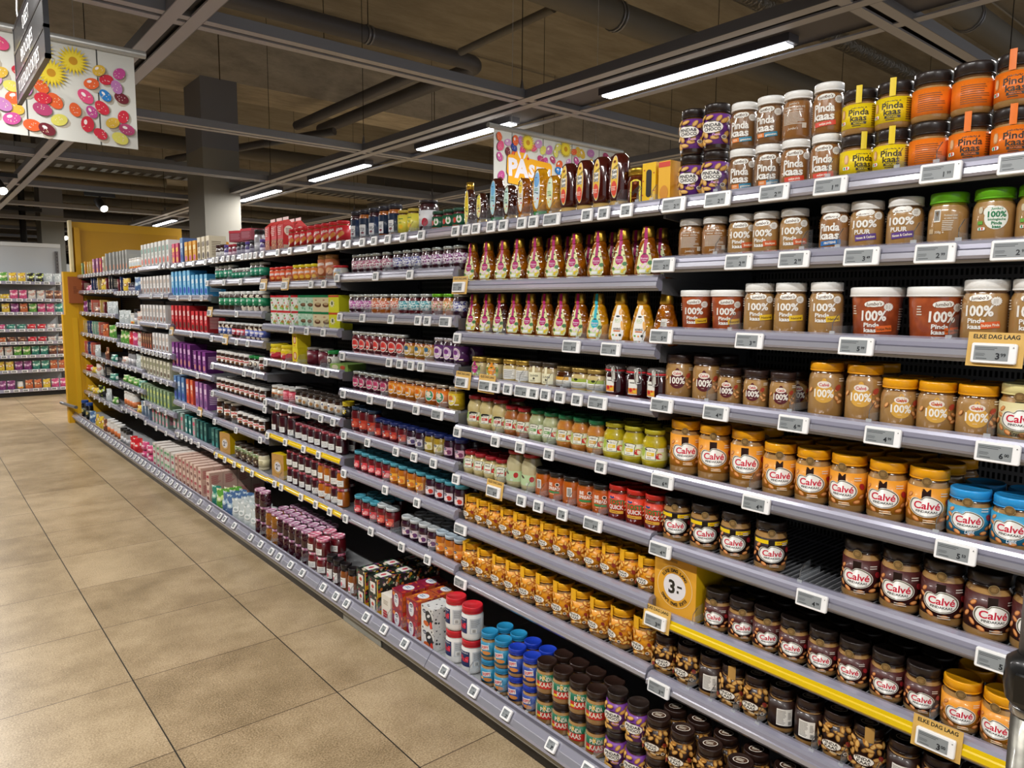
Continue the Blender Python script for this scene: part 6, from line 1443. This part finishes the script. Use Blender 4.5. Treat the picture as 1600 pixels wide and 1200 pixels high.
def tray(y, z, lab):
    m = MB(); g = M('#8c8a86', .4, .6); m.box(-6, y, z, 16, y+.004, z+.06, g); m.box(-6, y+.30, z, 16, y+.304, z+.06, g)
    for i in range(150): m.box(-6+i*.147, y, z, -6+i*.147+.07, y+.30, z+.004, g)
    ob('cable_tray', m.mesh('cable_tray'), None, None, 0, lab, 'cable tray')
tray(11.15, 3.42, 'perforated cable tray behind the egg banner'); tray(12.3, 3.44, 'second perforated cable tray further back')
pipe('ceiling_pipe', [(-6, 12.95, 3.42), (3.4, 12.95, 3.42)], .07, M('#8e8674', .6), 'beige pipe below the far cable tray')
for i, (y, z, r) in enumerate(((10.6, 3.62, .10), (14.5, 3.5, .05), (15.2, 3.6, .04), (16.5, 3.45, .08), (17.6, 3.6, .06), (19, 3.4, .10), (20.5, 3.5, .06), (22, 3.4, .08), (24.0, 3.4, .10), (26, 3.5, .12), (28.5, 3.4, .1), (31, 3.3, .1))):
    pipe('ceiling_pipe', [(-7, y, z), (21, y, z)], r, M(['#5c564c', '#787064', '#4c4844'][i % 3], .6), 'grey service pipe across the ceiling, %s one back' % (o4+['eleventh', 'twelfth'])[i])
pipe('ceiling_pipe', [(4.9, 10.5, 3.5), (4.9, 26, 3.5)], .07, PI, 'dark pipe running away beyond the pillar')
m = MB(); m.box(9.5, 13.5, 3.1, 10.3, 14.0, 3.5, GM); m.box(7.2, 12.5, 3.5, 11, 13.2, 4.0, M('#4c4a48', .6)); ob('air_handling_unit', m.mesh('air_unit'), None, None, 0, 'dark grey air unit hanging behind the right banner', 'ventilation unit')
# ---------------------------------------------------------------- hanging Easter banners
EGG = ['#c8283c', '#d84a78', '#2a7ac0', '#243c8c', '#c890c0', '#d8b03c', '#e0602c', '#b0406c', '#d8d060', '#6c1c28', '#c04a90', '#b878b0']
def banner(x0, x1, z0, z1, y, lab, seed, words):
    r = ob('hanging_banner', None, None, (x0, y, z0), 0, lab, 'banner'); w_, h_ = x1-x0, z1-z0; rd = random.Random(seed)
    m = MB(); m.box(0, -.0015, 0, w_, .0015, h_, M('#d4d4cc', .5)); ob('sheet', m.mesh('banner_sheet'), r)
    p = MB(); a = Art(p, lambda x, z, o: (x, -.0015-o, z), None); a.o = .0003; a.inc = .00004
    x = .16
    while x < w_: a.put(rect(x, h_/2, .006, h_), '#4a4a46', False); x += .29
    pts = []
    n = int(w_*h_*(130 if words else 170))
    for _ in range(n*12):
        ex, ez = rd.uniform(.04, w_-.045), rd.uniform(.038, h_-.04)
        if words and .08 < ex < .56 and ez < .27: continue
        if not words and ez > h_*(.25+.4*ex/w_) and rd.random() < .7: continue
        if all((ex-q)**2+(ez-t)**2 > .044**2 for q, t in pts): pts.append((ex, ez))
        if len(pts) >= n: break
    fl = pts[:: 13][: 4] if words else [(.62, .30), (1.08, .385), (1.22, .36), (1.13, .29), (.20, .33)]
    pts = [q for q in pts if words or all((q[0]-u)**2+(q[1]-v)**2 > .075**2 for u, v in fl)]
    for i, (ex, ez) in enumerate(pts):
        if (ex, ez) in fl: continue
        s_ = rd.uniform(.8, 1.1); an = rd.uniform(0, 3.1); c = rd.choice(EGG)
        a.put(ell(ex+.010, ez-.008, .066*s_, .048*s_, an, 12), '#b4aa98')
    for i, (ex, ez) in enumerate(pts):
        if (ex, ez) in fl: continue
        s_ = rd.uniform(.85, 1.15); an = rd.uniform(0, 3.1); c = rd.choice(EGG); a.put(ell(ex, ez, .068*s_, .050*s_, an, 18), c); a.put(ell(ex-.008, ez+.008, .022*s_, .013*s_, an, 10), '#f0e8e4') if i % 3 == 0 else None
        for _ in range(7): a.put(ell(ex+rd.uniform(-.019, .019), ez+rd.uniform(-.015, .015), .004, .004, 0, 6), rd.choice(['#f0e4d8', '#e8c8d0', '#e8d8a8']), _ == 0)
    for ex, ez in fl:
        a.put(star(ex, ez, .070, 22, .55), '#dcc01c'); a.put(star(ex, ez, .052, 18, .6), '#ecd43c'); a.put(ell(ex, ez, .036, .036), '#c8901c')
    if words:
        a.put(rect(.32, .205, .42, .145, -.05, .03), '#eeaa1c'); a.put(rect(.24, .265, .13, .09, 0, .03), '#eeaa1c'); a.put(rect(.32, .115, .40, .07, -.05, .01), '#eeaa1c')
        for ch, cx, cz, hh, rr in (('P', .165, .175, .115, .03), ('A', .245, .172, .125, 0), ('S', .335, .165, .085, -.05), ('E', .405, .160, .080, -.06), ('N', .475, .158, .080, -.06)): a.txt(ch, cx, cz+.03, hh, '#e9e6f0', .05, None, rr)
        for sg in (-1, 1): a.put(ell(.245+sg*.026, .292, .018, .055, -sg*.5), '#e9e6f0')
        a.put(star(.30, .275, .014, 5, .5), '#c83040'); a.txt('MOOIS', .33, .112, .045, '#26241c', .05, .34, -.05)
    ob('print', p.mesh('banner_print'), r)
    t = MB(); t.tube([(-.06, -.012, h_+.012), (w_+.05, -.012, h_+.012)], .018, M('#b8b8b4', .35, .3), 14); ob('hanging_rail', t.mesh('banner_rail'), r)
    for q in (.15, w_-.25):
        c = MB(); c.tube([(q, -.01, h_+.03), (q+.01, -.01, 4.75-z0)], .0015, M('#c8c8c4', .4), 5); ob('hanging_wire', c.mesh('banner_wire'), r)
banner(-.55, .93, 2.262, 2.70, 4.0, 'white banner printed with painted eggs and yellow flowers, at the left', 5, False)
banner(3.15, 4.38, 2.262, 2.70, 4.0, 'banner with painted eggs and large yellow Easter lettering', 8, True)
# ---------------------------------------------------------------- black aisle sign
r = ob('aisle_sign', None, None, (.40, 0, 0), 0, 'black three-row hanging aisle sign with white capitals', 'sign')
m = MB(); fr = M('#1b1b1d', .3, 0, .4); pn = M('#121214', .35, .0, 0)
m.box(-.008, 2.78, 2.290, .008, 3.53, 2.302, fr); m.box(-.008, 2.78, 2.290, .008, 2.795, 2.575, fr); m.box(-.008, 3.515, 2.290, .008, 3.53, 2.575, fr)
for k in range(3): m.box(-.008, 2.78, 2.380+k*.0925, .008, 3.53, 2.391+k*.0925, fr)
ob('frame', m.mesh('sign_frame'), r)
for k, tx in enumerate(('TUSSENDOORTJES', 'BROODJES', 'DIEET')):
    m = MB(); m.box(-.006, 2.79, 2.299+k*.0925, .006, 3.51, 2.380+k*.0925, pn); p = ob('panel', m.mesh('sign_panel'), r)
    for sg, rot in ((-1, 1), (1, -1)):
        q = MB(); a = Art(q, (lambda x, z, o: (-.006-o, 3.155-x, z)) if sg < 0 else (lambda x, z, o: (.006+o, 3.155+x, z)), None); a.txt(tx, -.04 if k < 2 else -.02, 2.340+k*.0925, .048, '#c8c8c8', .0, (.54, .36, .18)[k]); ob('lettering', q.mesh('sign_lettering'), p)
m = MB(); 
for y in (2.85, 3.42): m.tube([(0, y, 2.585), (.0, y+.015, 2.62), (0, y-.01, 2.66), (0, y, 2.80)], .003, M('#d8d8d8', .4), 6)
ob('hook', m.mesh('sign_hooks'), r)
# ---------------------------------------------------------------- yellow partition at the far end of the run
Y1 = M('#d8a40c', .5); Y2 = M('#c8940a', .5)
r = ob('yellow_partition', None, None, (0, 0, 0), 0, 'tall yellow partition closing the far end of the shelving run', 'partition')
m = MB(); m.box(1.62, 10.40, .0, 2.90, 10.46, 2.47, Y1); m.box(1.68, 10.39, 1.9, 2.84, 10.401, 2.37, Y2); ob('back_board', m.mesh('yellow_board'), r)
m = MB(); m.box(1.50, 10.345, 0, 1.68, 10.46, 1.86, Y1); m.box(1.57, 10.338, .05, 1.625, 10.35, 1.30, M('#e2ae14', .5)); m.box(1.47, 10.345, 0, 1.50, 10.46, 1.34, Y1); m.box(1.64, 10.338, .3, 1.70, 10.40, 2.40, Y2); m.box(1.68, 10.336, .115, 2.12, 10.345, 1.80, Y1); ob('side_board', m.mesh('yellow_side'), r)
m = MB(); m.box(1.59, 10.34, 1.86, 1.62, 10.46, 2.48, M('#d8c898', .5)); ob('edge_strip', m.mesh('edge_strip'), r)
m = MB(); m.box(1.54, 10.29, 1.48, 1.69, 10.33, 1.80, M('#a0582c', .5)); a = Art(m, lambda x, z, o: (1.615+x, 10.29-o, z), None); a.lines(0, 1.64, .05, .09, 5, '#6a3418', 2); ob('brown_plate', m.mesh('brown_plate'), r)
m = MB(); m.tube([(1.42, 10.52, .24), (1.44, 10.40, .235), (1.455, 10.30, .235), (1.50, 10.0, .235)], .020, METAL, 10); ob('bumper_rail', m.mesh('bumper_rail'), r)
# ---------------------------------------------------------------- second shelving run across the far left
ZL = [.118, .414, .646, .858, 1.058, 1.318, 1.527, 1.795]
r = ob('end_shelving', None, None, (0, 13.6, 0), 0, 'light grey shelving unit facing us at the far left', 'shelving')
m = MB(); m.box(-1.2, .45, 0, 2.02, .50, 2.40, M('#a6aaae', .5)); m.box(-1.2, .44, 2.36, 2.02, .52, 2.42, M('#c4c8ca', .4)); ob('back_panel', m.mesh('end_back'), r)
m = MB(); m.box(1.94, .42, 0, 1.98, .45, 2.30, METD)
for i in range(40): m.box(1.955, .418, .1+i*.055, 1.965, .42, .125+i*.055, BLACK)
ob('upright', m.mesh('end_upright'), r)
m = MB(); m.box(-1.2, .03, 0, 1.96, .45, .07, BLACK); ob('plinth', m.mesh('end_plinth'), r)
for i, z in enumerate(ZL):
    m = MB(); d0 = 0 if i == 0 else .04; m.box(-1.2, d0, z-.025, 1.96, .45, z-.004, M('#9a9ca2', .4, .3)); s = ob('shelf', m.mesh('end_shelf'), r)
    m = MB(); m.prism([(d0-.012, z-.045), (d0+.006, z-.045), (d0+.008, z+.006), (d0-.004, z+.004)], -1.2, 1.96, RAIL, 'x'); ob('price_rail', m.mesh('end_rail'), s)
ends = [('b_blk', 'b_pur', 'wpot', 'b_org', 'b_yel', 'b_pnk'), ('b_blu', 'b_yel', 'b_pur', 'b_tea', 'b_org'), ('b_clr', 'b_wht', 'b_grn', 'b_tea', 'b_brn'), ('b_orgf', 'b_brnf', 'b_redf', 'b_whtf'), ('b_pnkf', 'b_teaf', 'b_redf', 'b_whtf'), ('b_grn', 'b_blk', 'b_yel', 'b_pur', 'b_org', 'b_grn', 'b_pnk', 'b_tea'), ('b_yelf', 'b_yelf', 'b_pnk', 'b_wht', 'b_brn'), ('b_red', 'b_grn', 'b_yel', 'b_blk', 'b_clr')]
for i, z in enumerate(ZL):
    x = .84; k = 0; ks = ends[i]; tot = {}; step = .118 if i not in (3, 4) else .135
    while x < 1.93:
        key = ks[min(int((x-.84)/1.09*len(ks)), len(ks)-1)]; tot[key] = tot.get(key, 0)+1; sc = .92 if key[-1] != 'f' else .95
        o = place(key, x, 13.6+(.06 if i else .03)+.06, z+.001, rnd.uniform(-.12, .12), '%s, %s of its kind from left, %s, far left shelving' % (K[key]['desc'], ORD[tot[key]-1], SN[8-i] if i else 'base shelf'), 'packs on the far left shelving')
        x += step
    for j in range(9): 
        tag('L', 13.6+(.032 if i else -.008), .86+j*.128+rnd.uniform(-.015, .015), z-.018, 0, prices[(i+j) % 11], 'small white tag, %s from left, %s, far left shelving' % (ORD[j], SN[8-i] if i else 'base shelf'), 0)
TAGLIST.sort(key=lambda t: (t[1]**2+t[2]**2)*(.5 if t[0] in 'LP' else 1))
for t in TAGLIST[:296]: put_tag(*t)
rest = MB()
for kind, y, x, z, tilt, price, label, rz in TAGLIST[296:]:
    tagmesh(kind, price); mt = Matrix.Translation((x, y, z)) @ Matrix.Rotation(rz, 4, 'Z') @ Matrix.Rotation(tilt, 4, 'X')
    for q in PMB[(kind, price)]:
        n = len(rest.v); rest.join(q)
        for i in range(n, len(rest.v)): rest.v[i] = tuple(mt @ Vector(rest.v[i]))
ob('price_tags', rest.mesh('price_tags'), None, None, 0, 'tiny distant white price tags on the farthest shelves', 'price tags', None, 'stuff')
m = MB(); m.box(2.08, 14.6, 0, 3.2, 14.7, 1.9, M('#5c9cb4', .5)); m.box(2.12, 14.58, .9, 2.4, 14.6, 1.2, M('#b82838', .5)); ob('blue_display_panel', m.mesh('blue_panel'), None, None, 0, 'pale blue display panel glimpsed past the partition', 'display panel')
m = MB(); m.box(2.0, 16.5, 0, 6, 16.6, 2.2, M('#a8a8a6', .6)); ob('grey_room_divider', m.mesh('grey_divider'), None, None, 0, 'pale grey low wall in the distance beyond the partition', 'divider wall')
# hanging black post behind the far left unit
m = MB(); m.tube([(1.62, 14.9, 2.2), (1.62, 14.9, 4.75)], .05, BLACK, 12); m.box(1.35, 14.85, 3.0, 1.9, 14.95, 3.06, BLACK); ob('speaker_post', m.mesh('black_post'), None, None, 0, 'black hanging post above the far left shelving', 'post')
# ---------------------------------------------------------------- galvanised post with black clamp, bottom right
r = ob('galvanised_post', None, None, (1.22, .285, 0), 0, 'galvanised metal post with black clamp at the lower right edge', 'post')
gz = food('galvanised_steel', '#7c7a72', '#5c5a54', 30, .2, .35); gz.node_tree.nodes['Principled BSDF'].inputs['Metallic'].default_value = .8
m = MB(); m.lathe([(.021, 0), (.021, .95)], gz, 20); ob('lower_tube', m.mesh('post_tube'), r)
m = MB(); m.lathe([(.018, 1.02), (.018, 1.165), (.014, 1.17)], METAL, 16); ob('upper_tube', m.mesh('post_upper'), r)
m = MB(); m.lathe([(.024, .955), (.030, .962), (.034, .985), (.032, 1.02), (.020, 1.032)], M('#121212', .35, 0, .4), 20); m.box(-.040, -.010, .97, -.025, .010, 1.01, M('#121212', .35, 0, .4)); ob('clamp', m.mesh('post_clamp'), r)
m = MB(); m.lathe([(.0225, .940), (.0235, .943), (.0235, .952), (.0225, .954)], M('#b8b8b8', .2, .9), 20); ob('collar', m.mesh('post_collar'), r)
